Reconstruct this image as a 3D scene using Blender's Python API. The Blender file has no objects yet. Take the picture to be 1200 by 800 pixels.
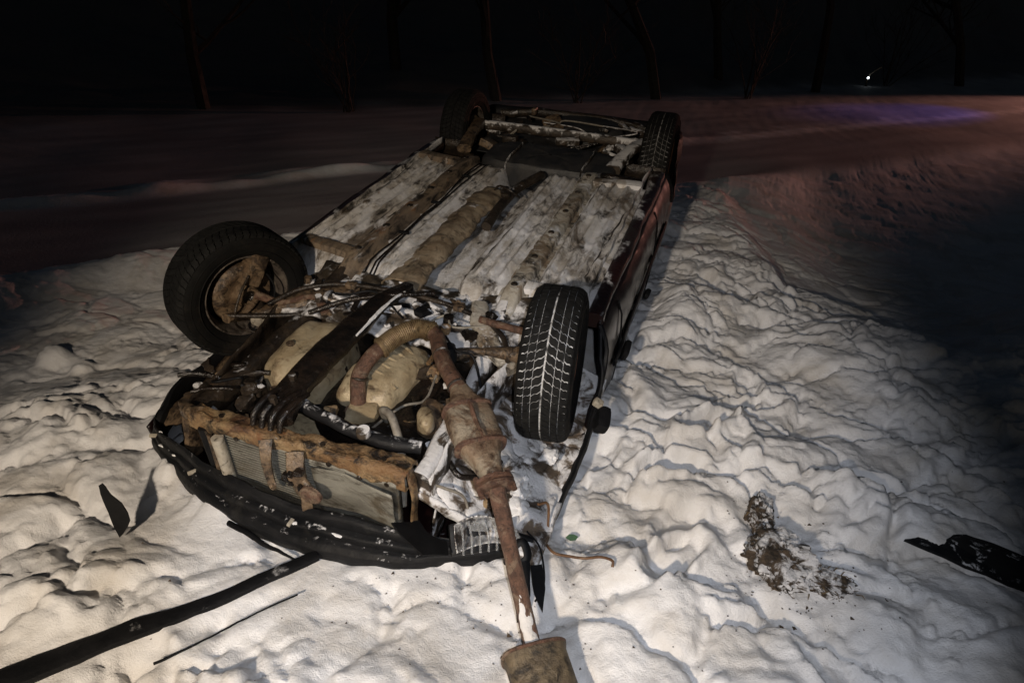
import bpy, bmesh, math, random
import numpy as np
from mathutils import Vector, Matrix, noise as mnoise

# ------------------------------------------------------------------ camera
SC = bpy.context.scene
COL = SC.collection
cam_data = bpy.data.cameras.new("camera")
cam = bpy.data.objects.new("camera", cam_data)
COL.objects.link(cam)
_right = Vector((0.94193, 0.33499, 0.02334))
_fwd = Vector((-0.28519, 0.83472, -0.47106))
_up = Vector((-0.17729, 0.43705, 0.88179))
cam.matrix_world = Matrix((
    (_right.x, _up.x, -_fwd.x, 1.2085),
    (_right.y, _up.y, -_fwd.y, -1.9479),
    (_right.z, _up.z, -_fwd.z, 1.6011),
    (0, 0, 0, 1)))
cam_data.sensor_width = 36.0
cam_data.lens = 21.79
cam_data.clip_start = 0.02
cam_data.clip_end = 600
SC.camera = cam

# ------------------------------------------------------------------ night sky, faint moon, lamps
world = bpy.data.worlds.new("World")
SC.world = world
world.use_nodes = True
wn = world.node_tree
sky = wn.nodes.new("ShaderNodeTexSky")
sky.sky_type = 'NISHITA'
sky.sun_disc = False
sky.sun_elevation = math.radians(14)
sky.sun_rotation = math.radians(150)
wn.links.new(sky.outputs[0], wn.nodes["Background"].inputs[0])
wn.nodes["Background"].inputs[1].default_value = 0.0040


def lamp(name, kind, loc, aim, energy, color, size=0.05, angle=None, blend=0.3):
    d = bpy.data.lights.new(name, kind)
    o = bpy.data.objects.new(name, d)
    COL.objects.link(o)
    o.location = loc
    d.energy = energy
    d.color = color
    if kind == 'SUN':
        d.angle = size
    else:
        d.shadow_soft_size = size
    if angle:
        d.spot_size = math.radians(angle)
        d.spot_blend = blend
    o.rotation_euler = (Vector(aim) - Vector(loc)).to_track_quat('-Z', 'Y').to_euler()
    return o


lamp("moon", 'SUN', (0, 0, 20), (2, 6, 0), 0.004, (0.75, 0.85, 1.0), math.radians(0.5))
# warm torch held up to the left of the photographer, cool flash of the phone itself
lamp("torch", 'SPOT', (0.74, -3.55, 2.0), (0.00, -0.20, 0.05), 430, (1.0, 0.84, 0.66), 0.08, 58, 0.55)
lamp("phone_flash", 'SPOT', (1.27, -1.95, 1.64), (0.94, -0.58, 0.20), 82, (0.86, 0.90, 1.0), 0.012, 70, 0.42)
# rear lamps and beacon of a fire engine standing up the road, out of the frame
lamp("tail_lamp", 'SPOT', (16.0, 26.0, 1.5), (-4.6, 4.9, -0.2), 7000, (1.0, 0.42, 0.32), 0.15, 27, 0.80)
lamp("beacon", 'SPOT', (9.2, 19.6, 4.5), (4.7, 15.0, -0.2), 420, (0.03, 0.11, 1.0), 0.06, 26, 1.0)

SC.view_settings.view_transform = 'Standard'
SC.view_settings.look = 'None'
SC.view_settings.exposure = 0.0
SC.view_settings.gamma = 1.0
SC.view_settings.use_curve_mapping = False
SC.render.engine = 'CYCLES'
SC.cycles.max_bounces = 5
SC.cycles.use_denoising = True

rng = random.Random(7)
NP = np.random.RandomState(5)


# ------------------------------------------------------------------ materials
def nnode(nt, t, **kw):
    n = nt.nodes.new(t)
    for k, v in kw.items():
        setattr(n, k, v)
    return n


def ramp(nt, src, lo, hi):
    m = nnode(nt, "ShaderNodeMapRange")
    m.inputs[1].default_value = lo
    m.inputs[2].default_value = hi
    m.interpolation_type = 'SMOOTHSTEP'
    nt.links.new(src, m.inputs[0])
    return m.outputs[0]


def mixc(nt, fac, a, b):
    m = nnode(nt, "ShaderNodeMix", data_type='RGBA')
    if isinstance(fac, float):
        m.inputs[0].default_value = fac
    else:
        nt.links.new(fac, m.inputs[0])
    for s, v in ((6, a), (7, b)):
        if isinstance(v, (tuple, list)):
            m.inputs[s].default_value = (*v[:3], 1)
        else:
            nt.links.new(v, m.inputs[s])
    return m.outputs[2]


def noise_tex(nt, vec, scale, detail=5, rough=0.6, dist=0.0):
    n = nnode(nt, "ShaderNodeTexNoise")
    n.inputs["Scale"].default_value = scale
    n.inputs["Detail"].default_value = detail
    n.inputs["Roughness"].default_value = rough
    n.inputs["Distortion"].default_value = dist
    nt.links.new(vec, n.inputs["Vector"])
    return n.outputs[0]


def mk(name, c1, c2, scale=14, rough=0.6, metal=0.0, c3=None, snow=None, snow_up=0.0, snow_scale=9,
       stretch=(1, 1, 1), bump=0.25, bump_scale=60, rough2=None, coat=0.0, rust=None, rust_amt=0.55, spec=0.5, grime=0.0, grime_col=(0.016, 0.012, 0.009)):
    """worn surface: two base tones, optional stain tone, optional rust, optional lying snow"""
    m = bpy.data.materials.new(name)
    m.use_nodes = True
    nt = m.node_tree
    bs = nt.nodes["Principled BSDF"]
    tc = nnode(nt, "ShaderNodeTexCoord")
    mp = nnode(nt, "ShaderNodeMapping")
    mp.inputs["Scale"].default_value = stretch
    nt.links.new(tc.outputs["Object"], mp.inputs[0])
    v = mp.outputs[0]
    n1 = noise_tex(nt, v, scale, 6, 0.65, 0.4)
    col = mixc(nt, ramp(nt, n1, 0.36, 0.66), c1, c2)
    rgh = None
    if c3:
        n3 = noise_tex(nt, v, scale * 0.45, 7, 0.7, 0.8)
        col = mixc(nt, ramp(nt, n3, 0.50, 0.62), col, c3)
    if rust:
        n4 = noise_tex(nt, v, scale * 0.8, 8, 0.72, 0.3)
        f = ramp(nt, n4, rust_amt, rust_amt + 0.10)
        col = mixc(nt, f, col, rust)
    if grime:
        ng = noise_tex(nt, v, scale * 1.35, 10, 0.74, 0.9)
        f = ramp(nt, ng, 0.61 - 0.22 * grime, 0.80 - 0.22 * grime)
        col = mixc(nt, f, col, grime_col)
    n5 = noise_tex(nt, v, scale * 2.3, 4, 0.6)
    r = nnode(nt, "ShaderNodeMapRange")
    nt.links.new(n5, r.inputs[0])
    r.inputs[1].default_value = 0.3
    r.inputs[2].default_value = 0.7
    r.inputs[3].default_value = rough
    r.inputs[4].default_value = rough if rough2 is None else rough2
    rgh = r.outputs[0]
    bs.inputs["Metallic"].default_value = metal
    bs.inputs["Specular IOR Level"].default_value = spec
    if coat:
        bs.inputs["Coat Weight"].default_value = coat
        bs.inputs["Coat Roughness"].default_value = 0.15
    if snow is not None:
        ns = noise_tex(nt, v, snow_scale, 9, 0.68, 0.5)
        src = ns
        if snow_up:
            ge = nnode(nt, "ShaderNodeNewGeometry")
            sx = nnode(nt, "ShaderNodeSeparateXYZ")
            nt.links.new(ge.outputs["Normal"], sx.inputs[0])
            ma = nnode(nt, "ShaderNodeMath", operation='MULTIPLY_ADD')
            nt.links.new(sx.outputs[2], ma.inputs[0])
            ma.inputs[1].default_value = snow_up
            nt.links.new(ns, ma.inputs[2])
            src = ma.outputs[0]
        f = ramp(nt, src, snow - 0.02, snow + 0.10)
        col = mixc(nt, f, col, mixc(nt, n1, (0.80, 0.80, 0.82), (0.56, 0.55, 0.54)))
        if metal:
            mm = nnode(nt, "ShaderNodeMapRange")
            nt.links.new(f, mm.inputs[0])
            mm.inputs[3].default_value = metal
            mm.inputs[4].default_value = 0.0
            nt.links.new(mm.outputs[0], bs.inputs["Metallic"])
        rr = nnode(nt, "ShaderNodeMix", data_type='FLOAT')
        nt.links.new(f, rr.inputs[0])
        nt.links.new(rgh, rr.inputs[2])
        rr.inputs[3].default_value = 0.75
        rgh = rr.outputs[0]
    nt.links.new(col, bs.inputs["Base Color"])
    nt.links.new(rgh, bs.inputs["Roughness"])
    nb = noise_tex(nt, tc.outputs["Object"], bump_scale, 6, 0.65)
    b = nnode(nt, "ShaderNodeBump")
    b.inputs["Strength"].default_value = bump
    b.inputs["Distance"].default_value = 0.012
    nt.links.new(nb, b.inputs["Height"])
    nt.links.new(b.outputs[0], bs.inputs["Normal"])
    return m


def snow_material(name, dirt=0.5):
    m = bpy.data.materials.new(name)
    m.use_nodes = True
    nt = m.node_tree
    bs = nt.nodes["Principled BSDF"]
    tc = nnode(nt, "ShaderNodeTexCoord")
    v = tc.outputs["Object"]
    n1 = noise_tex(nt, v, 2.6, 7, 0.62, 0.6)
    col = mixc(nt, ramp(nt, n1, 0.40, 0.72), (0.80, 0.80, 0.81), (0.60, 0.57, 0.53))
    n2 = noise_tex(nt, v, 7.5, 9, 0.72, 1.0)
    f = ramp(nt, n2, 0.60, 0.80)
    mu = nnode(nt, "ShaderNodeMath", operation='MULTIPLY')
    nt.links.new(f, mu.inputs[0])
    mu.inputs[1].default_value = dirt
    col = mixc(nt, mu.outputs[0], col, (0.40, 0.35, 0.29))
    at = nnode(nt, "ShaderNodeAttribute")
    at.attribute_name = "packed"
    col = mixc(nt, at.outputs["Fac"], col, mixc(nt, n1, (0.20, 0.197, 0.20), (0.27, 0.267, 0.27)))
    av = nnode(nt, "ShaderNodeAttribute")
    av.attribute_name = "night_undergrowth"
    col = mixc(nt, av.outputs["Fac"], col, mixc(nt, n2, (0.03, 0.027, 0.024), (0.10, 0.10, 0.10)))  # undergrowth tone with night darkness painted in, so the far verge goes black
    # scattered grit
    n3 = noise_tex(nt, v, 120, 2, 0.5)
    f3 = ramp(nt, n3, 0.755, 0.79)
    n3b = noise_tex(nt, v, 3.1, 3, 0.6)
    mu3 = nnode(nt, "ShaderNodeMath", operation='MULTIPLY')
    nt.links.new(f3, mu3.inputs[0])
    nt.links.new(ramp(nt, n3b, 0.5, 0.62), mu3.inputs[1])
    col = mixc(nt, mu3.outputs[0], col, (0.10, 0.075, 0.05))
    nt.links.new(col, bs.inputs["Base Color"])
    bs.inputs["Roughness"].default_value = 0.62
    bs.inputs["Specular IOR Level"].default_value = 0.35
    nb = noise_tex(nt, v, 34, 8, 0.68, 0.3)
    nb2 = noise_tex(nt, v, 240, 3, 0.6)
    ad = nnode(nt, "ShaderNodeMath", operation='MULTIPLY_ADD')
    nt.links.new(nb2, ad.inputs[0])
    ad.inputs[1].default_value = 0.30
    nt.links.new(nb, ad.inputs[2])
    b = nnode(nt, "ShaderNodeBump")
    b.inputs["Strength"].default_value = 0.45
    b.inputs["Distance"].default_value = 0.02
    nt.links.new(ad.outputs[0], b.inputs["Height"])
    nt.links.new(b.outputs[0], bs.inputs["Normal"])
    return m


M = {}
M['snow'] = snow_material("trampled_snow", 0.55)
M['snow_clean'] = snow_material("packed_snow", 0.35)
M['floor'] = mk("underbody", (0.70, 0.68, 0.65), (0.42, 0.38, 0.33), 6, 0.6, c3=(0.15, 0.12, 0.09), stretch=(1.5, 0.62, 1),
                snow=0.490, snow_scale=5.0, rust=(0.20, 0.115, 0.055), rust_amt=0.61, bump=0.5, bump_scale=45, grime=0.68, rough2=0.35)
M['rail'] = mk("underbody_rail", (0.22, 0.165, 0.11), (0.13, 0.10, 0.075), 9, 0.7, stretch=(1.5, 0.5, 1),
               snow=0.60, snow_scale=7, rust=(0.20, 0.10, 0.045), rust_amt=0.56, bump=0.4, grime=0.7)
M['tunnel'] = mk("heat_shield", (0.36, 0.29, 0.20), (0.22, 0.16, 0.10), 10, 0.55, 0.25, snow=0.60, snow_scale=6, bump=0.4,
                 c3=(0.12, 0.09, 0.06), grime=0.5)
M['rust_tan'] = mk("rusty_tan_metal", (0.34, 0.235, 0.125), (0.21, 0.12, 0.055), 13, 0.6, 0.1, c3=(0.10, 0.05, 0.025), snow=0.74, snow_up=0.12,
                   stretch=(0.8, 1, 1), bump=0.7, bump_scale=110, rough2=0.35, grime=0.70, rust=(0.16, 0.065, 0.025), rust_amt=0.58)
M['rust_pipe'] = mk("rusty_exhaust", (0.15, 0.078, 0.050), (0.075, 0.040, 0.027), 34, 0.65, 0.15, c3=(0.20, 0.14, 0.095), bump=0.7,
                    bump_scale=150, rough2=0.45, grime=0.5, grime_col=(0.03, 0.018, 0.012))
M['rust_snow'] = mk("mottled_exhaust", (0.27, 0.20, 0.135), (0.13, 0.075, 0.045), 14, 0.5, 0.35, c3=(0.33, 0.28, 0.21), grime=0.6, grime_col=(0.05, 0.028, 0.018),
                    snow=0.72, snow_up=0.10, snow_scale=14, bump=0.6, bump_scale=70, rough2=0.75)
M['flex'] = mk("braided_flex_pipe", (0.24, 0.175, 0.095), (0.13, 0.085, 0.045), 30, 0.4, 0.4, bump=0.3, bump_scale=160, grime=0.45)
M['alu'] = mk("dirty_aluminium", (0.44, 0.365, 0.24), (0.31, 0.24, 0.145), 9, 0.45, 0.1, c3=(0.19, 0.135, 0.08), bump=0.35, rough2=0.3, grime=0.45, grime_col=(0.05, 0.032, 0.018))
M['oily'] = mk("oily_black_metal", (0.009, 0.0075, 0.0065), (0.022, 0.015, 0.011), 12, 0.10, 0.2, bump=0.8, bump_scale=28, rough2=0.35, spec=0.7)
M['dark'] = mk("grimy_dark_metal", (0.014, 0.011, 0.009), (0.045, 0.033, 0.023), 15, 0.5, 0.1, snow=0.74, snow_up=0.16, bump=0.5, rough2=0.2)
M['dark_snow'] = mk("grimy_metal_snow", (0.018, 0.014, 0.011), (0.075, 0.056, 0.04), 15, 0.5, 0.0, snow=0.52, snow_up=0.14, snow_scale=12,
                    bump=0.5)
M['brown'] = mk("brown_grime", (0.13, 0.085, 0.05), (0.21, 0.15, 0.095), 18, 0.6, 0.1, c3=(0.05, 0.035, 0.025), snow=0.78, snow_up=0.1,
                bump=0.5, rough2=0.25, grime=0.75)
M['plastic'] = mk("black_plastic", (0.004, 0.0042, 0.005), (0.008, 0.008, 0.009), 8, 0.5, snow=0.82, snow_up=0.10, snow_scale=16, bump=0.12,
                  rough2=0.7, spec=0.22)
M['plastic_snow'] = mk("black_plastic_snow", (0.005, 0.005, 0.006), (0.010, 0.010, 0.011), 8, 0.45, snow=0.66, snow_up=0.17, snow_scale=17, bump=0.3,
                       rough2=0.7, spec=0.3)
M['bumper'] = mk("scuffed_black_bumper", (0.0035, 0.004, 0.005), (0.008, 0.008, 0.009), 8, 0.5, c3=(0.014, 0.0135, 0.013), snow=0.715,
                 snow_up=0.13, snow_scale=22, bump=0.25, rough2=0.7, spec=0.22)
M['strip'] = mk("snowy_strip", (0.004, 0.0042, 0.005), (0.008, 0.008, 0.009), 8, 0.5, snow=0.70, snow_up=0.11, snow_scale=4.5, bump=0.3, rough2=0.7, spec=0.22)
M['well'] = mk("dirty_packed_snow", (0.16, 0.12, 0.085), (0.05, 0.036, 0.026), 9, 0.7, snow=0.44, snow_scale=10, bump=0.7, bump_scale=34, grime=0.3)
M['paint'] = mk("dark_red_paint", (0.009, 0.003, 0.003), (0.006, 0.002, 0.002), 5, 0.28, 0.0, c3=(0.012, 0.009, 0.008), snow=0.80, snow_up=0.18,
                snow_scale=7, bump=0.08, coat=0.4, rough2=0.5)
M['sill'] = mk("sill_paint", (0.024, 0.008, 0.006), (0.012, 0.005, 0.004), 8, 0.30, 0.0, c3=(0.03, 0.022, 0.018), snow=0.66, snow_up=0.14,
               snow_scale=6.5, stretch=(1, 0.6, 1), bump=0.35, coat=0.9, rough2=0.4)
M['rubber'] = mk("tyre_rubber", (0.0045, 0.0045, 0.0045), (0.008, 0.0075, 0.007), 12, 0.75, c3=(0.014, 0.012, 0.010), bump=0.2, bump_scale=90, rough2=0.95, spec=0.15)
M['tread'] = mk("tread_rubber", (0.005, 0.005, 0.005), (0.011, 0.011, 0.0105), 30, 0.7, bump=0.2, bump_scale=150, rough2=0.85, spec=0.2)
M['groove'] = mk("snow_in_grooves", (0.62, 0.62, 0.62), (0.26, 0.26, 0.25), 40, 0.8, c3=(0.03, 0.03, 0.03), grime=0.6, bump=0.3)
M['groove_thin'] = mk("thin_snow_in_grooves", (0.30, 0.30, 0.30), (0.15, 0.15, 0.15), 30, 0.8, c3=(0.015, 0.015, 0.015), grime=0.75, bump=0.3)
M['rim_steel'] = mk("dirty_rim", (0.16, 0.135, 0.11), (0.075, 0.06, 0.05), 14, 0.6, 0.3, bump=0.4, rough2=0.8, grime=0.7)
M['rim_rust'] = mk("rusty_rim", (0.25, 0.11, 0.05), (0.15, 0.08, 0.045), 20, 0.6, 0.2, snow=0.66, snow_up=0.0, snow_scale=16, bump=0.4)
M['radiator'] = mk("radiator_core", (0.26, 0.25, 0.21), (0.16, 0.15, 0.125), 7, 0.5, 0.3, c3=(0.12, 0.10, 0.07), stretch=(0.6, 1, 1.6), bump=0.2, rough2=0.65, grime=0.5, grime_col=(0.04, 0.032, 0.022))
M['pale'] = mk("pale_metal", (0.50, 0.46, 0.38), (0.36, 0.31, 0.24), 20, 0.5, 0.2, bump=0.3, grime=0.5)
M['hose'] = mk("grey_hose", (0.26, 0.24, 0.20), (0.16, 0.14, 0.115), 25, 0.6, snow=0.75, snow_up=0.12, bump=0.25, grime=0.4)
M['wire'] = mk("brown_wire", (0.16, 0.085, 0.04), (0.10, 0.05, 0.025), 30, 0.55, bump=0.1)
M['chrome'] = mk("lamp_reflector", (0.80, 0.80, 0.80), (0.6, 0.6, 0.6), 9, 0.2, 0.6, bump=0.4, bump_scale=40, rough2=0.45, grime=0.95, grime_col=(0.06, 0.05, 0.045))
M['tank'] = mk("tank_plastic", (0.018, 0.019, 0.021), (0.045, 0.042, 0.04), 6, 0.45, snow=0.69, snow_up=0.05, snow_scale=6, bump=0.2, rough2=0.65)
M['window'] = mk("dark_window", (0.012, 0.014, 0.016), (0.018, 0.02, 0.022), 4, 0.12, bump=0.03, spec=0.6)
M['dirt'] = mk("frozen_dirt", (0.075, 0.052, 0.032), (0.022, 0.016, 0.011), 26, 0.9, snow=0.58, snow_up=0.15, snow_scale=11, bump=1.0, bump_scale=55)
M['soil'] = mk("dark_soil", (0.085, 0.058, 0.032), (0.035, 0.024, 0.016), 30, 0.92, snow=0.70, snow_up=0.05, snow_scale=20, bump=1.0, bump_scale=70)
M['dry_grass'] = mk("dry_grass", (0.17, 0.115, 0.055), (0.09, 0.06, 0.03), 30, 0.8, bump=0.1)
M['leaf'] = mk("green_leaf", (0.03, 0.09, 0.03), (0.02, 0.06, 0.025), 60, 0.5, bump=0.1)
M['bark'] = mk("bark", (0.035, 0.030, 0.025), (0.02, 0.017, 0.014), 14, 0.9, bump=0.6)
M['bay'] = mk("bay_snow", (0.06, 0.045, 0.03), (0.015, 0.012, 0.009), 9, 0.6, snow=0.49, snow_scale=7.5, bump=0.6, bump_scale=40, grime=0.4, rough2=0.25)
M['caulk'] = mk("undercoat", (0.46, 0.43, 0.37), (0.30, 0.26, 0.20), 9, 0.8, c3=(0.19, 0.14, 0.09), snow=0.56, snow_scale=8, bump=0.5, bump_scale=40, grime=0.65)
lg = bpy.data.materials.new("lit_lamp")
lg.use_nodes = True
lg.node_tree.nodes["Principled BSDF"].inputs["Base Color"].default_value = (0.9, 0.9, 0.9, 1)
lg.node_tree.nodes["Principled BSDF"].inputs["Emission Color"].default_value = (0.86, 0.95, 1, 1)
lg.node_tree.nodes["Principled BSDF"].inputs["Emission Strength"].default_value = 3.0
M['lamp'] = lg
gl = bpy.data.materials.new("clear_lens")
gl.use_nodes = True
_b = gl.node_tree.nodes["Principled BSDF"]
_b.inputs["Base Color"].default_value = (0.85, 0.87, 0.88, 1)
_b.inputs["Roughness"].default_value = 0.08
_b.inputs["Transmission Weight"].default_value = 0.85
_b.inputs["IOR"].default_value = 1.35
M['lens'] = gl


# ------------------------------------------------------------------ mesh helpers
def empty(name, loc=(0, 0, 0)):
    o = bpy.data.objects.new(name, None)
    COL.objects.link(o)
    o.location = loc
    o.empty_display_size = 0.1
    return o


def tag(o, label=None, cat=None, group=None, kind=None):
    for k, v in (('label', label), ('category', cat), ('group', group), ('kind', kind)):
        if v:
            o[k] = v
    return o


def build(name, V, F, mat, parent=None, smooth=True, loc=None):
    me = bpy.data.meshes.new(name)
    me.from_pydata([tuple(v) for v in V], [], F)
    me.validate()
    bm = bmesh.new()
    bm.from_mesh(me)
    bmesh.ops.recalc_face_normals(bm, faces=bm.faces)
    bm.to_mesh(me)
    bm.free()
    if smooth:
        for p in me.polygons:
            p.use_smooth = True
        me.set_sharp_from_angle(angle=math.radians(48)) if hasattr(me, 'set_sharp_from_angle') else None
    me.materials.append(M[mat] if isinstance(mat, str) else mat)
    o = bpy.data.objects.new(name, me)
    COL.objects.link(o)
    if parent:
        o.parent = parent
    if loc:
        o.location = loc
    return o


def wob(V, amp, freq, seed=0.0):
    out = []
    for v in V:
        q = Vector(v)
        n = mnoise.noise_vector(q * freq + Vector((seed, seed * 1.7, -seed)))
        n2 = mnoise.noise_vector(q * freq * 2.7 + Vector((seed, 5, 2)))
        out.append(q + n * amp + n2 * amp * 0.45)
    return out


def catmull(P, n=6):
    P = [Vector(p) for p in P]
    if len(P) < 3:
        return [P[0].lerp(P[-1], i / n) for i in range(n + 1)]
    Q = [P[0] * 2 - P[1]] + P + [P[-1] * 2 - P[-2]]
    out = []
    for i in range(1, len(Q) - 2):
        a, b, c, d = Q[i - 1], Q[i], Q[i + 1], Q[i + 2]
        for k in range(n):
            t = k / n
            out.append(0.5 * ((2 * b) + (c - a) * t + (2 * a - 5 * b + 4 * c - d) * t * t + (3 * b - a - 3 * c + d) * t ** 3))
    out.append(P[-1])
    return out


def tube_vf(path, rad, seg=10, flat=1.0, up=None, cap=True, power=2.0):
    """swept tube; rad is a number, a list or a list of (wide, high) pairs spread along the path"""
    path = [Vector(p) for p in path]
    n = len(path)
    if not isinstance(rad, (list, tuple)):
        rad = [rad]

    def rr(i):
        if len(rad) == 1:
            r = rad[0]
        else:
            t = i / (n - 1) * (len(rad) - 1)
            k = min(int(t), len(rad) - 2)
            a, b = rad[k], rad[k + 1]
            if isinstance(a, tuple):
                return (a[0] + (b[0] - a[0]) * (t - k), a[1] + (b[1] - a[1]) * (t - k))
            r = a + (b - a) * (t - k)
        return r if isinstance(r, tuple) else (r, r * flat)

    V, F = [], []
    u = Vector(up) if up else None
    for i, p in enumerate(path):
        t = (path[min(i + 1, n - 1)] - path[max(i - 1, 0)])
        if t.length < 1e-9:
            t = Vector((0, 0, 1))
        t.normalize()
        if u is None:
            u = Vector((0, 0, 1)) if abs(t.z) < 0.9 else Vector((1, 0, 0))
        side = t.cross(u)
        if side.length < 1e-6:
            side = t.cross(Vector((0.3, 0.9, 0.1)))
        side.normalize()
        w = side.cross(t).normalized()
        u = w if up is None else Vector(up)
        a, b = rr(i)
        for k in range(seg):
            th = 2 * math.pi * k / seg
            c, s = math.cos(th), math.sin(th)
            if power != 2.0:
                e = 2.0 / power
                c = math.copysign(abs(c) ** e, c)
                s = math.copysign(abs(s) ** e, s)
            V.append(p + side * a * c + w * b * s)
    for i in range(n - 1):
        for k in range(seg):
            F.append((i * seg + k, i * seg + (k + 1) % seg, (i + 1) * seg + (k + 1) % seg, (i + 1) * seg + k))
    if cap:
        F.append(tuple(range(seg - 1, -1, -1)))
        F.append(tuple((n - 1) * seg + k for k in range(seg)))
    return V, F


def tube(name, path, rad, mat, parent, seg=10, flat=1.0, smooth_n=6, up=None, power=2.0, wobble=0.0, wf=12):
    P = catmull(path, smooth_n) if smooth_n else path
    V, F = tube_vf(P, rad, seg, flat, up, True, power)
    if wobble:
        V = wob(V, wobble, wf, len(V) * 0.37)
    return build(name, V, F, mat, parent)


def along(C, u):
    t = u * (len(C) - 1)
    i = min(int(t), len(C) - 2)
    return C[i].lerp(C[i + 1], t - i)


def rbox_vf(size, bev=0.1, cuts=3):
    bm = bmesh.new()
    bmesh.ops.create_cube(bm, size=1.0)
    bmesh.ops.scale(bm, vec=size, verts=bm.verts)
    b = bev * min(size)
    bmesh.ops.bevel(bm, geom=list(bm.edges), offset=b, segments=2, profile=0.6, affect='EDGES')
    if cuts:
        bmesh.ops.subdivide_edges(bm, edges=[e for e in bm.edges if e.calc_length() > max(size) * 0.3], cuts=cuts, use_grid_fill=True)
    bm.verts.index_update()
    V = [v.co.copy() for v in bm.verts]
    F = [tuple(v.index for v in f.verts) for f in bm.faces]
    bm.free()
    return V, F


def rbox(name, size, loc, mat, parent, rot=(0, 0, 0), bev=0.15, cuts=2, wobble=0.0, wf=9):
    V, F = rbox_vf(size, bev, cuts)
    R = Matrix.Rotation(rot[2], 3, 'Z') @ Matrix.Rotation(rot[1], 3, 'Y') @ Matrix.Rotation(rot[0], 3, 'X')
    V = [R @ v + Vector(loc) for v in V]
    if wobble:
        V = wob(V, wobble, wf, loc[0] * 7 + loc[1])
    return build(name, V, F, mat, parent)


def lathe_vf(profile, seg=48, closed=False):
    """profile of (x along axis, radius); axis is x"""
    V, F = [], []
    n = len(profile)
    for k in range(seg):
        th = 2 * math.pi * k / seg
        for x, r in profile:
            V.append(Vector((x, r * math.cos(th), r * math.sin(th))))
    for k in range(seg):
        k2 = (k + 1) % seg
        for i in range(n - 1 + (1 if closed else 0)):
            j = (i + 1) % n
            F.append((k * n + i, k * n + j, k2 * n + j, k2 * n + i))
    return V, F


def grid_vf(fn, nu, nv):
    V = [fn(i / nu, j / nv) for i in range(nu + 1) for j in range(nv + 1)]
    F = [(i * (nv + 1) + j, (i + 1) * (nv + 1) + j, (i + 1) * (nv + 1) + j + 1, i * (nv + 1) + j + 1) for i in range(nu) for j in range(nv)]
    return V, F


def solid_sheet(name, fn, nu, nv, mat, parent, thick=0.004, wobble=0, wf=6):
    V, F = grid_vf(fn, nu, nv)
    if wobble:
        V = wob(V, wobble, wf, 3.3)
    o = build(name, V, F, mat, parent)
    md = o.modifiers.new("thickness", 'SOLIDIFY')
    md.thickness = thick
    md.offset = -1
    return o


def plate(name, outline, thick, mat, parent=None, wobble=0.0, M4=None, cuts=0):
    """flat piece with a free outline (list of (x, y)) and real thickness, placed by M4"""
    bm = bmesh.new()
    vs = [bm.verts.new((x, y, 0)) for x, y in outline]
    f = bm.faces.new(vs)
    r = bmesh.ops.extrude_face_region(bm, geom=[f])
    bmesh.ops.translate(bm, vec=(0, 0, thick), verts=[g for g in r['geom'] if isinstance(g, bmesh.types.BMVert)])
    bmesh.ops.triangulate(bm, faces=[f for f in bm.faces if len(f.verts) > 4])
    if cuts:
        bmesh.ops.subdivide_edges(bm, edges=list(bm.edges), cuts=cuts, use_grid_fill=True)
    bm.verts.index_update()
    V = [v.co.copy() for v in bm.verts]
    F = [tuple(v.index for v in f.verts) for f in bm.faces]
    bm.free()
    if M4 is not None:
        V = [M4 @ v for v in V]
    if wobble:
        V = wob(V, wobble, 8, 1.3)
    return build(name, V, F, mat, parent)


# ------------------------------------------------------------------ snow ground
class Perlin:
    def __init__(self, seed):
        r = np.random.RandomState(seed)
        self.p = np.tile(r.permutation(256), 3)
        a = r.rand(256) * 2 * np.pi
        self.g = np.c_[np.cos(a), np.sin(a)]

    def __call__(self, x, y):
        xi = np.floor(x).astype(int)
        yi = np.floor(y).astype(int)
        xf, yf = x - xi, y - yi
        u = xf ** 3 * (xf * (xf * 6 - 15) + 10)
        v = yf ** 3 * (yf * (yf * 6 - 15) + 10)

        def gr(i, j, dx, dy):
            h = self.p[(self.p[(xi + i) & 255] + yi + j) & 255]
            return self.g[h, 0] * dx + self.g[h, 1] * dy
        a = gr(0, 0, xf, yf)
        b = gr(1, 0, xf - 1, yf)
        c = gr(0, 1, xf, yf - 1)
        d = gr(1, 1, xf - 1, yf - 1)
        return (a + (b - a) * u + ((c + (d - c) * u) - (a + (b - a) * u)) * v) * 1.5


PN = [Perlin(s) for s in range(11, 23)]


def sm(x, a, b):
    t = np.clip((x - a) / (b - a), 0, 1)
    return t * t * (3 - 2 * t)


def billow(p, x, y, f):
    return np.sqrt(p(x * f, y * f) ** 2 + 0.0006)


def worley(x, y, f, seed):
    """nearest and second nearest cell distance, random number of the nearest cell"""
    X, Y = x * f, y * f
    xi, yi = np.floor(X).astype(int), np.floor(Y).astype(int)
    r = np.random.RandomState(seed)
    jx, jy, rn = r.rand(4096), r.rand(4096), r.rand(4096)
    f1 = np.full(X.shape, 9.0)
    f2 = np.full(X.shape, 9.0)
    cr = np.zeros(X.shape)
    for i in (-1, 0, 1):
        for j in (-1, 0, 1):
            cx, cy = xi + i, yi + j
            h = ((cx * 73856093) ^ (cy * 19349663)) & 4095
            d = np.hypot(cx + jx[h] - X, cy + jy[h] - Y)
            near = d < f1
            f2 = np.where(near, f1, np.minimum(f2, d))
            cr = np.where(near, rn[h], cr)
            f1 = np.where(near, d, f1)
    return f1, f2, cr


_fr = random.Random(3)
FEET = []
for _k in range(34):
    FEET.append((_fr.uniform(-1.3, 3.0), _fr.uniform(-1.5, 2.6), _fr.uniform(0, 3.14), _fr.uniform(0.02, 0.05)))
FEET += [(1.18, 0.10, 0.5, 0.06), (1.30, 0.45, 0.9, 0.06), (1.50, 0.75, 0.4, 0.055), (1.25, -0.35, 1.0, 0.05), (1.9, 0.3, 0.2, 0.055)]


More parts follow.
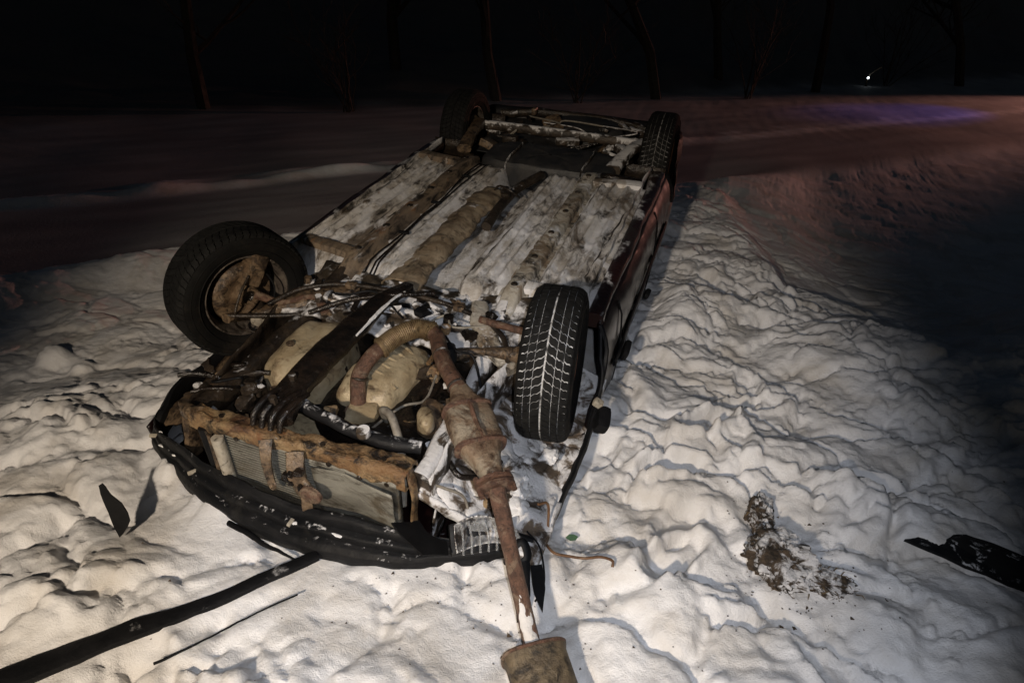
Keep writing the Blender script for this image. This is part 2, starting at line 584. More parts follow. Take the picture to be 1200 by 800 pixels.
def ground_z(x, y, fine=True):
    x = np.asarray(x, float)
    y = np.asarray(y, float)
    s = -0.75 * x + 0.66 * y                      # distance across towards the road
    t = 0.66 * x + 0.75 * y
    # trampled bank on which the car lies
    s0 = np.interp(x, [-3, -1.4, -0.6, 0.6, 1.1, 1.7, 2.6, 4.0, 8], [0.85, 0.85, 1.3, 2.6, 2.4, 0.05, -0.75, -0.9, -0.9])
    s0 = s0 + 0.16 * PN[8](t * 1.3, s * 0.4) + 0.07 * PN[9](t * 3.7, s)
    wk = sm(x, 0.8, 1.4)
    k = sm(s - s0, -0.2 - 0.1 * wk, 0.6 + 0.3 * wk)
    z = -(0.13 + 0.04 * (1 - sm(x, -1.4, -0.9)) + 0.22 * sm(x, 1.4, 2.4)) * k + 0.10 * np.exp(-((s - s0 + 0.15) / 0.35) ** 2) * sm(x, 1.4, 2.2)
    # lip of the shoulder, then the road below it
    lip = np.exp(-((s - 2.85 - 0.1 * PN[7](t * .8, 0 * t)) / 0.28) ** 2)
    z = z + 0.10 * lip * sm(s - s0, 0.2, 0.8) * (1.2 - 0.9 * sm(x, 0.6, 1.6))
    rd = sm(s, 2.95, 3.5)
    z = z * (1 - rd) - 0.21 * rd
    # ploughed ridge along the road, broken
    cl = 5.45 + 0.14 * PN[6](t * 0.45, 0 * t)
    z = z + 0.12 * np.exp(-((s - cl) / 0.11) ** 2) * (0.75 + 0.5 * PN[5](t * 2.1, s)) * sm(t, -9, -7) * (1 - sm(t, 5.5, 9))
    z = z + 0.05 * np.exp(-((s - cl - 0.38) / 0.08) ** 2) * np.clip(PN[4](t * 0.9, 0 * t + 3) * 2.2, 0, 1) * (1 - sm(t, 5.5, 9))
    # far verge climbing under the trees, with a tall hill added to hide the sky
    fv = sm(s, 10.4, 13.5)
    z = z + fv * (0.5 + 0.35 * PN[3](x * 0.25, y * 0.25)) + sm(s, 13, 42) * 15.0
    z = z + (0.02 * PN[2](x * 0.6, y * 0.6)) * rd + 0.006 * PN[1](t * 1.2, s * 6) * rd
    # lumps
    near = (1 - rd)
    nr = near * (1 - 0.55 * k) * (0.35 + 0.65 * np.exp(-((x - 0.9) ** 2 + (y - 0.3) ** 2) / 22.0))
    wx = x + 0.10 * PN[0](x * 2.1 + 7, y * 2.1) + 0.03 * PN[1](x * 6, y * 6 + 4)
    wy = y + 0.10 * PN[2](x * 2.1, y * 2.1 - 5) + 0.03 * PN[3](x * 6 + 9, y * 6)
    b1 = billow(PN[4], wx, wy, 1.35)
    b2 = billow(PN[5], wx + 0.3 * wy, wy, 3.1)
    b5 = billow(PN[8], wx, wy, 31.0)
    soft = sm(PN[9](x * 1.5 + 3, y * 1.5) + 0.35 * PN[8](x * 4, y * 4), -0.30, 0.30)
    qx = x + 0.085 * PN[10](x * 3.1, y * 3.1) + 0.04 * PN[11](x * 8, y * 8 + 4) + 0.012 * PN[0](x * 22, y * 22)
    qy = y + 0.085 * PN[11](x * 3.1 + 5, y * 3.1) + 0.04 * PN[10](x * 8 + 3, y * 8) + 0.012 * PN[1](x * 22, y * 22)
    c1, c1b, r1 = worley(qx * 0.8, qy * 1.15, 3.0, 1)
    c2, c2b, r2 = worley(qx * 0.85, qy * 1.1, 9.5, 2)
    c3, c3b, r3_ = worley(x + 0.3 * (qx - x), y + 0.3 * (qy - y), 25.0, 3)
    e1 = np.clip(c1b - c1, 0, 1)
    e2 = np.clip(c2b - c2, 0, 1)
    clod1 = (0.35 + 0.75 * r1) * np.sqrt(np.clip(1 - (c1 * 1.05) ** 2, 0, 1)) * sm(e1, -0.05, 0.28)
    clod2 = (0.25 + 0.85 * r2) * np.sqrt(np.clip(1 - (c2 * 1.1) ** 2, 0, 1)) * sm(e2, -0.08, 0.30)
    crumb = np.where(r3_ > 0.55, np.sqrt(np.clip(0.2 - c3 ** 2, 0, 1)) * (r3_ - 0.3), 0)
    crease = 1 - sm(e1, 0.05, 0.30)
    lum = (0.12 * (b1 - 0.3) + 0.05 * (b2 - 0.3) + 0.066 * (clod1 - 0.45) + 0.034 * (clod2 - 0.4) * (0.04 + 0.96 * soft)
           + 0.075 * crumb * (0.12 + 0.88 * crease) + 0.010 * (b5 - 0.3) + 0.006 * PN[3](x * 19, y * 19))
    for fx, fy, fa, fd in FEET:
        if abs(fx) > 50:
            continue
        dx, dy = x - fx, y - fy
        u = (dx * math.cos(fa) + dy * math.sin(fa)) / 0.15
        v = (-dx * math.sin(fa) + dy * math.cos(fa)) / 0.065
        d = np.sqrt(u * u + v * v) + 0.18 * PN[2](x * 9, y * 9)
        lum = lum - fd * (1 - sm(d, 0.72, 1.05)) + fd * 0.4 * np.exp(-((d - 1.22) / 0.20) ** 2)
    z = z + lum * nr
    # far verge roughness
    z = z + fv * 0.18 * (billow(PN[5], x, y, 0.9) - 0.3)
    # snow pushed up against the right-hand side of the car and beside the exhaust
    z = z + 0.10 * np.exp(-((x - 1.08) / 0.16) ** 2 - ((y - 1.75) / 0.40) ** 2)
    z = z + 0.05 * np.exp(-((x - 1.15) / 0.25) ** 2 - ((y - 0.35) / 0.5) ** 2)
    z = z - 0.03 * np.exp(-((x - 0.55) / 0.28) ** 2 - ((y + 0.95) / 0.16) ** 2)
    # two snow balls thrown out on the shoulder
    for bx, by, br in ((-2.15, 0.03, 0.075), (-1.93, 0.02, 0.06), (-0.62, -0.62, 0.05), (1.75, 2.5, 0.04)):
        d2 = ((x - bx) ** 2 + (y - by) ** 2) / br ** 2
        z = z + br * 0.9 * np.exp(-d2 * d2)
    for ax, ay, bx, by, wd, lv in ((-0.46, -1.55, 0.16, -0.77, 0.07, 0.0), (-0.035, -1.25, 0.185, -0.925, 0.05, 0.0)):
        L2 = (bx - ax) ** 2 + (by - ay) ** 2
        tt = np.clip(((x - ax) * (bx - ax) + (y - ay) * (by - ay)) / L2, 0, 1)
        dd = np.hypot(x - ax - tt * (bx - ax), y - ay - tt * (by - ay))
        m = np.exp(-(dd / wd) ** 2)
        z = z * (1 - m) + m * (lv + 0.25 * z)
    # keep the snow under the engine bay low so that it does not fill the car
    inside = sm(x, -0.78, -0.60) * (1 - sm(x, 0.66, 0.82)) * sm(y, -0.62, -0.48) * (1 - sm(y, 3.0, 3.2))
    z = z * (1 - inside) - 0.10 * inside
    edge = np.exp(-((y + 0.85) / 0.20) ** 2) * sm(x, -0.8, -0.5) * (1 - sm(x, 0.7, 0.95))
    z = z - np.clip(z + 0.02, 0, 1) * edge * 0.85
    return z


def gz(x, y):
    return float(ground_z(np.array([x]), np.array([y]))[0])


def axis(lo, hi, step, far_lo, far_hi, grow=1.14):
    a = list(np.arange(lo, hi + step / 2, step))
    d, v = step, a[-1]
    while v < far_hi:
        d = min(d * grow, 8)
        v += d
        a.append(v)
    d, v, b = step, a[0], []
    while v > far_lo:
        d = min(d * grow, 8)
        v -= d
        b.append(v)
    return np.array(b[::-1] + a)


def make_ground():
    X = axis(-2.6, 3.7, 0.0115, -150, 150, 1.035)
    Y = axis(-1.9, 3.9, 0.0115, -30, 200, 1.035)
    gx, gy = np.meshgrid(X, Y, indexing='ij')
    z = ground_z(gx, gy)
    nx, ny = len(X), len(Y)
    co = np.stack([gx, gy, z], -1).reshape(-1, 3)
    i = np.arange(nx * ny).reshape(nx, ny)
    q = np.stack([i[:-1, :-1], i[1:, :-1], i[1:, 1:], i[:-1, 1:]], -1).reshape(-1, 4)
    me = bpy.data.meshes.new("ground")
    me.vertices.add(len(co))
    me.vertices.foreach_set("co", co.astype(np.float32).ravel())
    me.loops.add(q.size)
    me.loops.foreach_set("vertex_index", q.astype(np.int32).ravel())
    me.polygons.add(len(q))
    me.polygons.foreach_set("loop_start", (np.arange(len(q)) * 4).astype(np.int32))
    me.polygons.foreach_set("loop_total", np.full(len(q), 4, np.int32))
    me.polygons.foreach_set("use_smooth", np.ones(len(q), bool))
    me.update()
    me.validate()
    sx = (-0.75 * gx + 0.66 * gy).ravel()
    tx = (0.66 * gx + 0.75 * gy).ravel()
    cl = 5.45 + 0.14 * PN[6](tx * 0.45, 0 * tx)
    ridge = 1.2 * np.exp(-((sx - cl) / 0.20) ** 4) * (0.75 + 0.3 * PN[5](tx * 2.1, sx)) + np.exp(-((sx - cl - 0.38) / 0.1) ** 2) * np.clip(PN[4](tx * 0.9, 0 * tx + 3) * 2.2, 0, 1)
    pk = np.clip(sm(sx, 3.1, 3.4) * (1 - 0.95 * np.clip(ridge, 0, 1)) * (0.85 + 0.2 * PN[3](tx * 0.7, sx * 3)), 0, 1)
    ug = sm(sx + 0.5 * PN[2](tx * 0.8, sx * 0.8), 10.2, 11.4) * 0.9  # where the far verge takes the painted darkness
    for nm, arr in (("packed", pk), ("night_undergrowth", ug)):
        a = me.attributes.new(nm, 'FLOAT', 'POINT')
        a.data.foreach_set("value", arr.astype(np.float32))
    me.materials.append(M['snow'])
    o = bpy.data.objects.new("snowy_ground", me)
    COL.objects.link(o)
    o['kind'] = 'structure'
    return o


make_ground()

# ------------------------------------------------------------------ the overturned car
# car space: x across, y from the front axle to the tail, z out of the underside, origin on the front axle
CAR = empty("overturned_car")
C2W = Matrix(((0.99912, 0.00583, 0.04147, 0), (0.0, 0.99027, -0.13917, 0), (-0.04188, 0.13905, 0.9894, 0.475), (0, 0, 0, 1)))
CAR.matrix_world = C2W
tag(CAR, "wrecked dark red car lying upside down in the snow with its underside showing", "car")
WB, TR, RT = 2.47, 1.42, 0.29


def sstep(x, a, b):
    t = min(1, max(0, (x - a) / (b - a)))
    return t * t * (3 - 2 * t)


# --- body shell ---------------------------------------------------
def half_width(y):
    # plan shape of the body side
    w = 0.835
    if y < -0.1:
        w -= 0.10 * ((-0.1 - y) / 0.6) ** 2
    if y > 2.3:
        w -= 0.13 * ((y - 2.3) / 0.75) ** 2
    return w


def arch_top(y, z0=-0.03):
    if y < 0.0:
        return -0.325 - 0.02 * sstep(-y, 0.0, 0.4)
    for yc, r in ((0.0, 0.345), (WB, 0.335)):
        d = abs(y - yc)
        if d < r:
            return min(z0, 0.02 - math.sqrt(r * r - d * d))
    return z0


def side_pt(s, y, t):
    """t = 0 at the sill edge, 1 at the belt line"""
    w = half_width(y)
    zt = arch_top(y)
    zb = -0.62 if y > 0.45 else -0.62 + 0.12 * min(1, (0.45 - y) / 0.8)
    z = zt + (zb - zt) * t
    # section: tucked sill, fullest at door middle, rub strip crease
    tuck = 0.055 * max(0, 1 - (-z) / 0.13) ** 1.6
    belly = 0.025 * math.sin(min(1, max(0, -z / 0.62)) * math.pi)
    crease = -0.008 * math.exp(-((z + 0.30) / 0.02) ** 2)
    x = w - tuck + belly + crease
    return Vector((s * x, y, z))


for s in (-1, 1):
    def fn(u, v, s=s):
        y = -0.56 + u * 3.56
        return side_pt(s, y, v)
    V, F = grid_vf(fn, 150, 22)
    V = wob(V, 0.009 if s > 0 else 0.006, 3.5, s)
    o = build("side_panel", V, F, 'paint', CAR)
    md = o.modifiers.new("thickness", 'SOLIDIFY')
    md.thickness = 0.012
    md.offset = -1 if s > 0 else 1
    # rolled wheel arch lips
    for yc, r in ((0.0, 0.345), (WB, 0.335)):
        P = []
        for k in range(25):
            a = math.pi * (1.02 + 0.96 * k / 24)
            y = yc + math.cos(a) * r
            z = 0.02 + math.sin(a) * r
            if z > -0.03:
                z = -0.03
            if y < 0.0 and yc == 0.0:
                continue
            P.append(side_pt(s, y, 0) + Vector((s * 0.004, 0, 0)))
        lip = tube("arch_lip", P, 0.011, 'plastic', o, 6, smooth_n=0, wobble=0.004)
    # door seam and rub strip of the visible side
    for yy in (0.62, 1.62):
        P = [side_pt(s, yy, t) + Vector((s * 0.004, 0, 0)) for t in np.linspace(0.06, 1, 9)]
        tube("door_seam", P, 0.0045, 'plastic', o, 4, smooth_n=0)
    P = [side_pt(s, y, 0.50) + Vector((s * 0.010, 0, 0)) for y in np.linspace(0.5, 2.05, 16)]
    tube("rub_strip", P, [(0.008, 0.022)], 'plastic', o, 8, smooth_n=0, wobble=0.004)

    # cabin side: windows and pillars, roof crushed into the snow
    def win(u, v, s=s):
        y = 0.55 + u * 1.95 + v * (0.25 - 0.55 * u)
        return Vector((s * (0.80 - 0.20 * v - 0.02 * math.sin(u * 3)), y, -0.63 - 0.33 * v))
    wpan = solid_sheet("side_window", win, 14, 5, 'window', CAR, 0.006, 0.008)
    for u in (0.0, 0.5, 1.0):
        tube("pillar", [win(u, 0, s) + Vector((s * 0.006, 0, 0)), win(u, 1, s) + Vector((s * 0.006, 0, 0))], 0.028, 'paint', CAR, 8, smooth_n=3)

solid_sheet("roof", lambda u, v: Vector((-0.60 + 1.20 * u, 0.80 + 1.40 * v, -0.955 - 0.05 * math.sin(u * math.pi) + 0.03 * math.sin(v * 9))),
            16, 16, 'paint', CAR, 0.01, 0.015)
solid_sheet("windscreen", lambda u, v: Vector((-0.70 + 1.40 * u + (0.10 - 0.2 * u) * v, 0.42 + 0.40 * v, -0.60 - 0.36 * v)), 10, 8, 'window', CAR, 0.006, 0.01)
solid_sheet("rear_window", lambda u, v: Vector((-0.66 + 1.32 * u + (0.08 - 0.16 * u) * v, 2.72 - 0.52 * v, -0.62 - 0.33 * v)), 10, 8, 'window', CAR, 0.006, 0.01)
solid_sheet("bonnet", lambda u, v: Vector(((-1 + 2 * u) * (0.70 - 0.02 * v), -0.74 + 0.16 * (2 * u - 1) ** 2 + v * 1.2, -0.435 - 0.16 * v)), 20, 20, 'paint', CAR, 0.01, 0.018, 4)
# tail: rear panel, boot lid, rear bumper
solid_sheet("boot_lid", lambda u, v: Vector(((-1 + 2 * u) * 0.70, 2.62 + 0.36 * v, -0.62 + 0.02 * v)), 10, 6, 'paint', CAR, 0.01, 0.01)


def tail(u, v):
    x = -0.74 + 1.48 * u
    return Vector((x, 3.02 - 0.10 * (2 * u - 1) ** 4 - 0.02 * v, -0.04 - 0.58 * v))


solid_sheet("tail_panel", tail, 20, 10, 'paint', CAR, 0.01, 0.01)
rb = [Vector((sx, y, -0.12)) for sx, y in ((-0.77, 2.70), (-0.77, 2.95), (-0.62, 3.06), (0, 3.10), (0.62, 3.06), (0.77, 2.95), (0.77, 2.70))]
tube("rear_bumper", rb, [(0.045, 0.12)], 'plastic', CAR, 12, smooth_n=6, power=3, wobble=0.01)
for s in (-1, 1):
    rbox("tail_lamp_cluster", (0.05, 0.10, 0.20), (s * 0.70, 2.97, -0.42), 'paint', CAR, bev=0.3)


# --- floor pan -----------------------------------------------------
def floor_z(x, y):
    z = 0.0
    # toe board falls away to the front, rear seat pan rises into the body
    z -= 0.16 * (1 - sstep(y, 0.16, 0.44)) * (1 - 0.4 * sstep(abs(x), 0.3, 0.7))
    z -= 0.10 * sstep(y, 1.72, 1.95)
    # tunnel groove
    tw = 0.105 + 0.012 * math.sin(y * 7)
    g = sstep(x, -0.05 - tw, -0.05 - tw + 0.045) * (1 - sstep(x, 0.06 + tw - 0.05, 0.06 + tw))
    z -= 0.115 * g
    # pressed swages along the panels
    for xc, wd, h, y0, y1 in ((-0.655, 0.014, 0.022, 0.45, 1.75), (-0.60, 0.012, 0.018, 0.5, 1.6), (-0.53, 0.014, 0.020, 0.45, 1.7), (-0.47, 0.010, 0.014, 0.6, 1.5), (-0.23, 0.014, 0.018, 0.45, 1.7),
                              (0.20, 0.013, 0.020, 0.45, 1.72), (0.255, 0.012, 0.018, 0.45, 1.72), (0.315, 0.012, 0.018, 0.45, 1.72), (0.50, 0.013, 0.020, 0.45, 1.7), (0.57, 0.013, 0.022, 0.45, 1.7), (0.645, 0.013, 0.020, 0.45, 1.7)):
        z += h * math.exp(-((x - xc) / wd) ** 2) * sstep(y, y0, y0 + 0.08) * (1 - sstep(y, y1, y1 + 0.08))
    # cross swages
    for yc in (0.62, 0.95, 1.28, 1.55):
        if 0.15 < abs(x) < 0.68:
            z += 0.006 * math.exp(-((y - yc) / 0.016) ** 2)
    # dents
    q = Vector((x * 3.1, y * 2.3, 1.7))
    z += 0.008 * mnoise.noise(q) + 0.003 * mnoise.noise(q * 3.3) + 0.0012 * mnoise.noise(q * 9)
    return z


def floor_fn(u, v):
    x = -0.745 + 1.49 * u
    y = 0.14 + 1.86 * v
    return Vector((x, y, floor_z(x, y)))


V, F = grid_vf(floor_fn, 260, 110)
floor = build("floor_pan", V, F, 'floor', CAR)
md = floor.modifiers.new("thickness", 'SOLIDIFY')
md.thickness = 0.006
# sills with pinch weld flange
for s in (-1, 1):
    P = [Vector((s * (0.765 + 0.004 * math.sin(y * 8)), y, -0.035)) for y in np.linspace(0.38, 2.1, 24)]
    tube("sill", P, [(0.046, 0.036)], 'sill', CAR, 12, smooth_n=0, power=2.8, up=(0, 0, 1), wobble=0.007)

    def flange(u, v, s=s):
        y = 0.40 + 1.68 * u
        return Vector((s * (0.718 + 0.006 * math.sin(y * 23) * v + 0.010 * mnoise.noise(Vector((y * 5, s, 0))) * v), y, -0.01 + 0.042 * v + 0.006 * mnoise.noise(Vector((y * 9, 2, s)))))
    solid_sheet("pinch_flange", flange, 60, 3, 'floor', CAR, 0.005)
# chassis rails: top hat sections riveted on the floor
for xs, y0, y1, m in ((-0.385, 0.28, 1.86, 'rail'), (0.405, 0.24, 1.86, 'caulk')):
    def hat(u, v, xs=xs, y0=y0, y1=y1):
        y = y0 + (y1 - y0) * u
        w = [(-0.062, 0), (-0.044, 0.004), (-0.036, 0.038), (-0.028, 0.046), (0.028, 0.046), (0.036, 0.038), (0.044, 0.004), (0.062, 0)]
        k = v * 7
        i = min(int(k), 6)
        a, b = w[i], w[i + 1]
        x = xs + a[0] + (b[0] - a[0]) * (k - i) + 0.012 * math.sin(y * 1.9)
        dz = (a[1] + (b[1] - a[1]) * (k - i)) * (0.85 + 0.3 * mnoise.noise(Vector((xs, y * 4, 0))))
        return Vector((x, y, floor_z(xs + (-0.07 if v < 0.5 else 0.07), y) * 0.5 + 0.008 + dz))
    V, F = grid_vf(hat, 70, 7)
    V = wob(V, 0.005, 9, xs)
    r_ = build("chassis_rail", V, F, m, CAR)
    for yy in np.linspace(y0 + 0.15, y1 - 0.15, 6):
        vv, ff = lathe_vf([(0, 0.0001), (0, 0.012), (-0.004, 0.016), (-0.006, 0.016)], 12)
        vv = [Vector((v.y, v.z, v.x)) + Vector((xs + 0.012 * math.sin(yy * 1.9), yy, 0.062)) for v in vv]
        build("drain_plug", vv, ff, 'dark', r_)
# outriggers
for s in (-1, 1):
    for yy in (0.46, 1.74):
        rbox("outrigger", (0.30, 0.075, 0.05), (s * 0.575, yy, 0.012), 'floor' if s > 0 else 'rail', CAR, (0.05 * s, 0, 0.15 * s), 0.3, 3, 0.008)
# tunnel heat shield, crumpled in the left wall of the tunnel
def shield(u, v):
    y = 0.30 + 1.15 * u
    a = math.pi * (0.02 + 0.98 * v)
    bul = 1 + 0.05 * math.sin(y * 21) + 0.16 * mnoise.noise(Vector((v * 3, y * 5, 1))) + 0.10 * mnoise.noise(Vector((v * 5, y * 24, 1)))
    return Vector((-0.105 - 0.088 * math.cos(a) * bul, y, -0.03 + 0.050 * math.sin(a) * bul * (0.8 + 0.3 * math.sin(u * math.pi))))
solid_sheet("heat_shield", shield, 70, 12, 'tunnel', CAR, 0.003, 0.007, 14)
tube("tunnel_pipe_stub", [(0.03, 1.02, -0.03), (0.02, 1.25, -0.015), (0.04, 1.50, 0.0), (0.13, 1.68, 0.03)], 0.027, 'dark', CAR, 12)
rbox("exhaust_hanger", (0.05, 0.09, 0.02), (0.01, 1.36, 0.03), 'dark', CAR, (0.2, 0.1, 0.4), 0.3)
tube("hanger_rod", [(-0.08, 1.42, 0.0), (-0.02, 1.36, 0.06), (0.06, 1.33, 0.05), (0.09, 1.38, 0.0)], 0.006, 'dark', CAR, 6)
for dx in (-0.302, -0.288, -0.272):
    P = [(dx + 0.012 * math.sin(y * 4 + dx * 90), y, floor_z(dx, y) + 0.016 + 0.004 * math.sin(y * 11 + dx * 50)) for y in np.linspace(0.34, 1.9, 22)]
    tube("brake_line", P, 0.0048, 'oily', CAR, 6, smooth_n=0)
for yy in (0.7, 1.1, 1.5):
    rbox("line_clip", (0.055, 0.016, 0.012), (-0.287 + 0.012 * math.sin(yy * 4), yy, floor_z(-0.29, yy) + 0.024), 'plastic', CAR, bev=0.3, cuts=0)
# crack-like seams where panels overlap
for x0, x1, y0, y1 in ((0.66, 0.70, 0.62, 1.45), (0.14, 0.20, 0.35, 0.95), (-0.66, -0.70, 0.55, 1.6), (0.47, 0.50, 0.9, 1.75), (-0.46, -0.45, 0.6, 1.7)):
    P = [(x0 + (x1 - x0) * k / 14 + 0.004 * math.sin(k * 1.9), y0 + (y1 - y0) * k / 14, floor_z(x0 + (x1 - x0) * k / 14, y0 + (y1 - y0) * k / 14) + 0.003) for k in range(15)]
    tube("panel_seam", P, [0.003, 0.006, 0.004, 0.007, 0.003], 'dark', floor, 5, smooth_n=0)

# --- rear end --------------------------------------------------------
def tank_fn(u, v):
    a = 2 * math.pi * u
    e = 0.5
    c, s_ = math.cos(a), math.sin(a)
    cx = math.copysign(abs(c) ** e, c)
    sy = math.copysign(abs(s_) ** e, s_)
    prof = [(1.0, -0.11), (1.0, -0.02), (0.985, 0.015), (0.94, 0.035), (0.6, 0.045), (0.02, 0.048)]
    k = v * 5
    i = min(int(k), 4)
    r = prof[i][0] + (prof[i + 1][0] - prof[i][0]) * (k - i)
    z = prof[i][1] + (prof[i + 1][1] - prof[i][1]) * (k - i)
    x, y = 0.09 + 0.44 * cx * r, 1.98 + 0.21 * sy * r
    z += 0.012 * math.exp(-((x - 0.02) / 0.02) ** 2) + 0.012 * math.exp(-((x - 0.2) / 0.02) ** 2) if v > 0.5 else 0
    return Vector((x, y, z))
V, F = grid_vf(tank_fn, 64, 15)
tank = build("fuel_tank", wob(V, 0.006, 6, 4), F, 'tank', CAR)
for xx in (-0.14, 0.34):
    tube("tank_strap", [(xx, 1.76, -0.06), (xx, 1.79, 0.038), (xx + 0.01, 1.98, 0.056), (xx, 2.16, 0.04), (xx, 2.20, -0.06)], [(0.016, 0.004)], 'dark_snow', tank, 6)
tube("filler_hose", [(0.42, 1.86, 0.0), (0.52, 1.80, 0.03), (0.62, 1.86, 0.0), (0.70, 2.0, -0.05)], 0.022, 'oily', CAR, 10)
tube("rear_axle_beam", [(-0.62, WB, 0.02), (-0.3, WB - 0.03, 0.035), (0.3, WB - 0.03, 0.035), (0.62, WB, 0.02)], [(0.026, 0.032)], 'dark_snow', CAR, 12, power=3)
for s in (-1, 1):
    tube("trailing_arm", [(s * 0.50, 1.95, 0.02), (s * 0.54, 2.2, 0.05), (s * 0.60, WB, 0.03)], [(0.05, 0.03), (0.035, 0.03), (0.05, 0.035)], 'dark_snow' if s > 0 else 'brown', CAR, 10, power=3, wobble=0.006)
    P = [Vector((s * 0.46 + 0.048 * math.cos(k * 0.7), WB + 0.05 + 0.048 * math.sin(k * 0.7), 0.01 - 0.0038 * k)) for k in range(46)]
    tube("coil_spring", P, 0.0075, 'dark', CAR, 6, smooth_n=0)
    tube("rear_damper", [(s * 0.57, WB + 0.10, 0.02), (s * 0.55, WB + 0.12, -0.32)], 0.024, 'dark', CAR, 10, smooth_n=2)
    # rear inner arch
    def iarch(u, v, s=s):
        a = math.pi * (1 + u)
        return Vector((s * (0.52 + 0.28 * v), WB + 0.33 * math.cos(a), 0.0 + 0.33 * math.sin(a)))
    solid_sheet("wheel_arch_liner", iarch, 16, 4, 'dark', CAR, 0.005, 0.006)
def boot(u, v):
    x = -0.55 + 1.10 * u
    y = 2.16 + 0.86 * v
    r = math.hypot((x - 0.12) / 0.30, (y - 2.76) / 0.24)
    well = 0.085 * (1 - sstep(r, 0.86, 1.0))
    return Vector((x, y, -0.07 + well + 0.010 * mnoise.noise(Vector((x * 5, y * 5, 2)))))
solid_sheet("boot_floor", boot, 60, 46, 'tank', CAR, 0.006)
tube("rear_crossmember", [(-0.60, 2.93, -0.03), (-0.3, 2.97, 0.0), (0.3, 2.97, 0.0), (0.60, 2.93, -0.03)], [(0.024, 0.03)], 'dark', CAR, 10, power=3, wobble=0.008)
rbox("towing_eye", (0.035, 0.07, 0.05), (-0.32, 2.90, 0.03), 'brown', CAR, bev=0.3)
for k, (x, y, z, sx, sy, sz, m) in enumerate(((-0.30, 2.30, 0.0, 0.10, 0.07, 0.05, 'dark'), (0.10, 2.34, 0.02, 0.16, 0.05, 0.04, 'dark_snow'), (0.50, 2.28, 0.03, 0.09, 0.12, 0.04, 'dark_snow'),
                                             (-0.42, 2.2, -0.02, 0.12, 0.10, 0.05, 'brown'), (0.28, 2.62, 0.035, 0.2, 0.03, 0.02, 'dark_snow'), (-0.05, 2.58, 0.03, 0.10, 0.06, 0.03, 'brown'))):
    rbox("bracket", (sx, sy, sz), (x, y, z), m, CAR, (0.1 * k, 0.08 * k, 0.5 * k), 0.2, 1, 0.006)


r6 = random.Random(31)
for k in range(34):
    x, y = r6.uniform(-0.55, 0.58), r6.uniform(2.12, 2.92)
    rbox(r6.choice(["bracket", "mounting_lug"]), (r6.uniform(0.03, 0.14), r6.uniform(0.02, 0.07), r6.uniform(0.01, 0.04)), (x, y, r6.uniform(-0.05, 0.03)),
         r6.choice(['dark', 'oily', 'dark_snow', 'brown', 'dark_snow']), CAR, (r6.uniform(-.5, .5), r6.uniform(-.5, .5), r6.uniform(0, 3)), 0.3, 2, 0.014, 16)
for k in range(7):
    x, y = r6.uniform(-0.5, 0.5), r6.uniform(2.15, 2.8)
    tube("brake_line", [(x, y, 0.0), (x + r6.uniform(-.2, .2), y + r6.uniform(-.05, .15), 0.05), (x + r6.uniform(-.4, .4), y + r6.uniform(-.1, .2), 0.02)], 0.006, r6.choice(['oily', 'hose', 'dark_snow']), CAR, 6)

# --- wheels ------------------------------------------------------------
def tread_blocks(R, pitch=60):
    cols = ((0.0032, 0.034, 0.0), (0.0362, 0.060, 0.52), (0.0622, 0.088, 0.80))
    V, F = [], []
    dth = 2 * math.pi / pitch

    def rad(x):
        a = abs(x)
        return R - 0.016 * max(0, (a - 0.055) / 0.033) ** 2
    for side in (-1, 1):
        for k in range(pitch):
            for ci, (x0, x1, off) in enumerate(cols):
                th0 = k * dth + off * dth + (0.5 * dth if side > 0 else 0)
                nx, ny = 3, 3
                base = len(V)
                gap = 0.065 if ci < 2 else 0.08
                for i in range(nx + 1):
                    x = x0 + (x1 - x0) * i / nx
                    sl = (x - x0) / (x1 - x0)
                    for j in range(ny + 1):
                        th = th0 + (gap + (1 - 2 * gap) * j / ny + (0.75 if ci == 0 else 0.5) * sl) * dth + 0.10 * dth * math.sin(sl * 6.3)
                        r = rad(x)
                        V.append(Vector((side * x, r * math.cos(th), r * math.sin(th))))
                for i in range(nx + 1):
                    x = x0 + (x1 - x0) * i / nx
                    sl = (x - x0) / (x1 - x0)
                    for j in range(ny + 1):
                        th = th0 + (gap + (1 - 2 * gap) * j / ny + (0.75 if ci == 0 else 0.5) * sl) * dth + 0.10 * dth * math.sin(sl * 6.3)
                        r = rad(x) - 0.010
                        V.append(Vector((side * x, r * math.cos(th), r * math.sin(th))))
                n2 = ny + 1
                tot = (nx + 1) * n2
                for i in range(nx):
                    for j in range(ny):
                        F.append((base + i * n2 + j, base + (i + 1) * n2 + j, base + (i + 1) * n2 + j + 1, base + i * n2 + j + 1))
                ring = [i * n2 for i in range(nx + 1)] + [nx * n2 + j for j in range(1, n2)] + [i * n2 + ny for i in range(nx - 1, -1, -1)] + [j for j in range(ny - 1, 0, -1)]
                for a in range(len(ring)):
                    b = (a + 1) % len(ring)
                    F.append((base + ring[a], base + ring[b], base + tot + ring[b], base + tot + ring[a]))
    return V, F


TB = tread_blocks(RT)


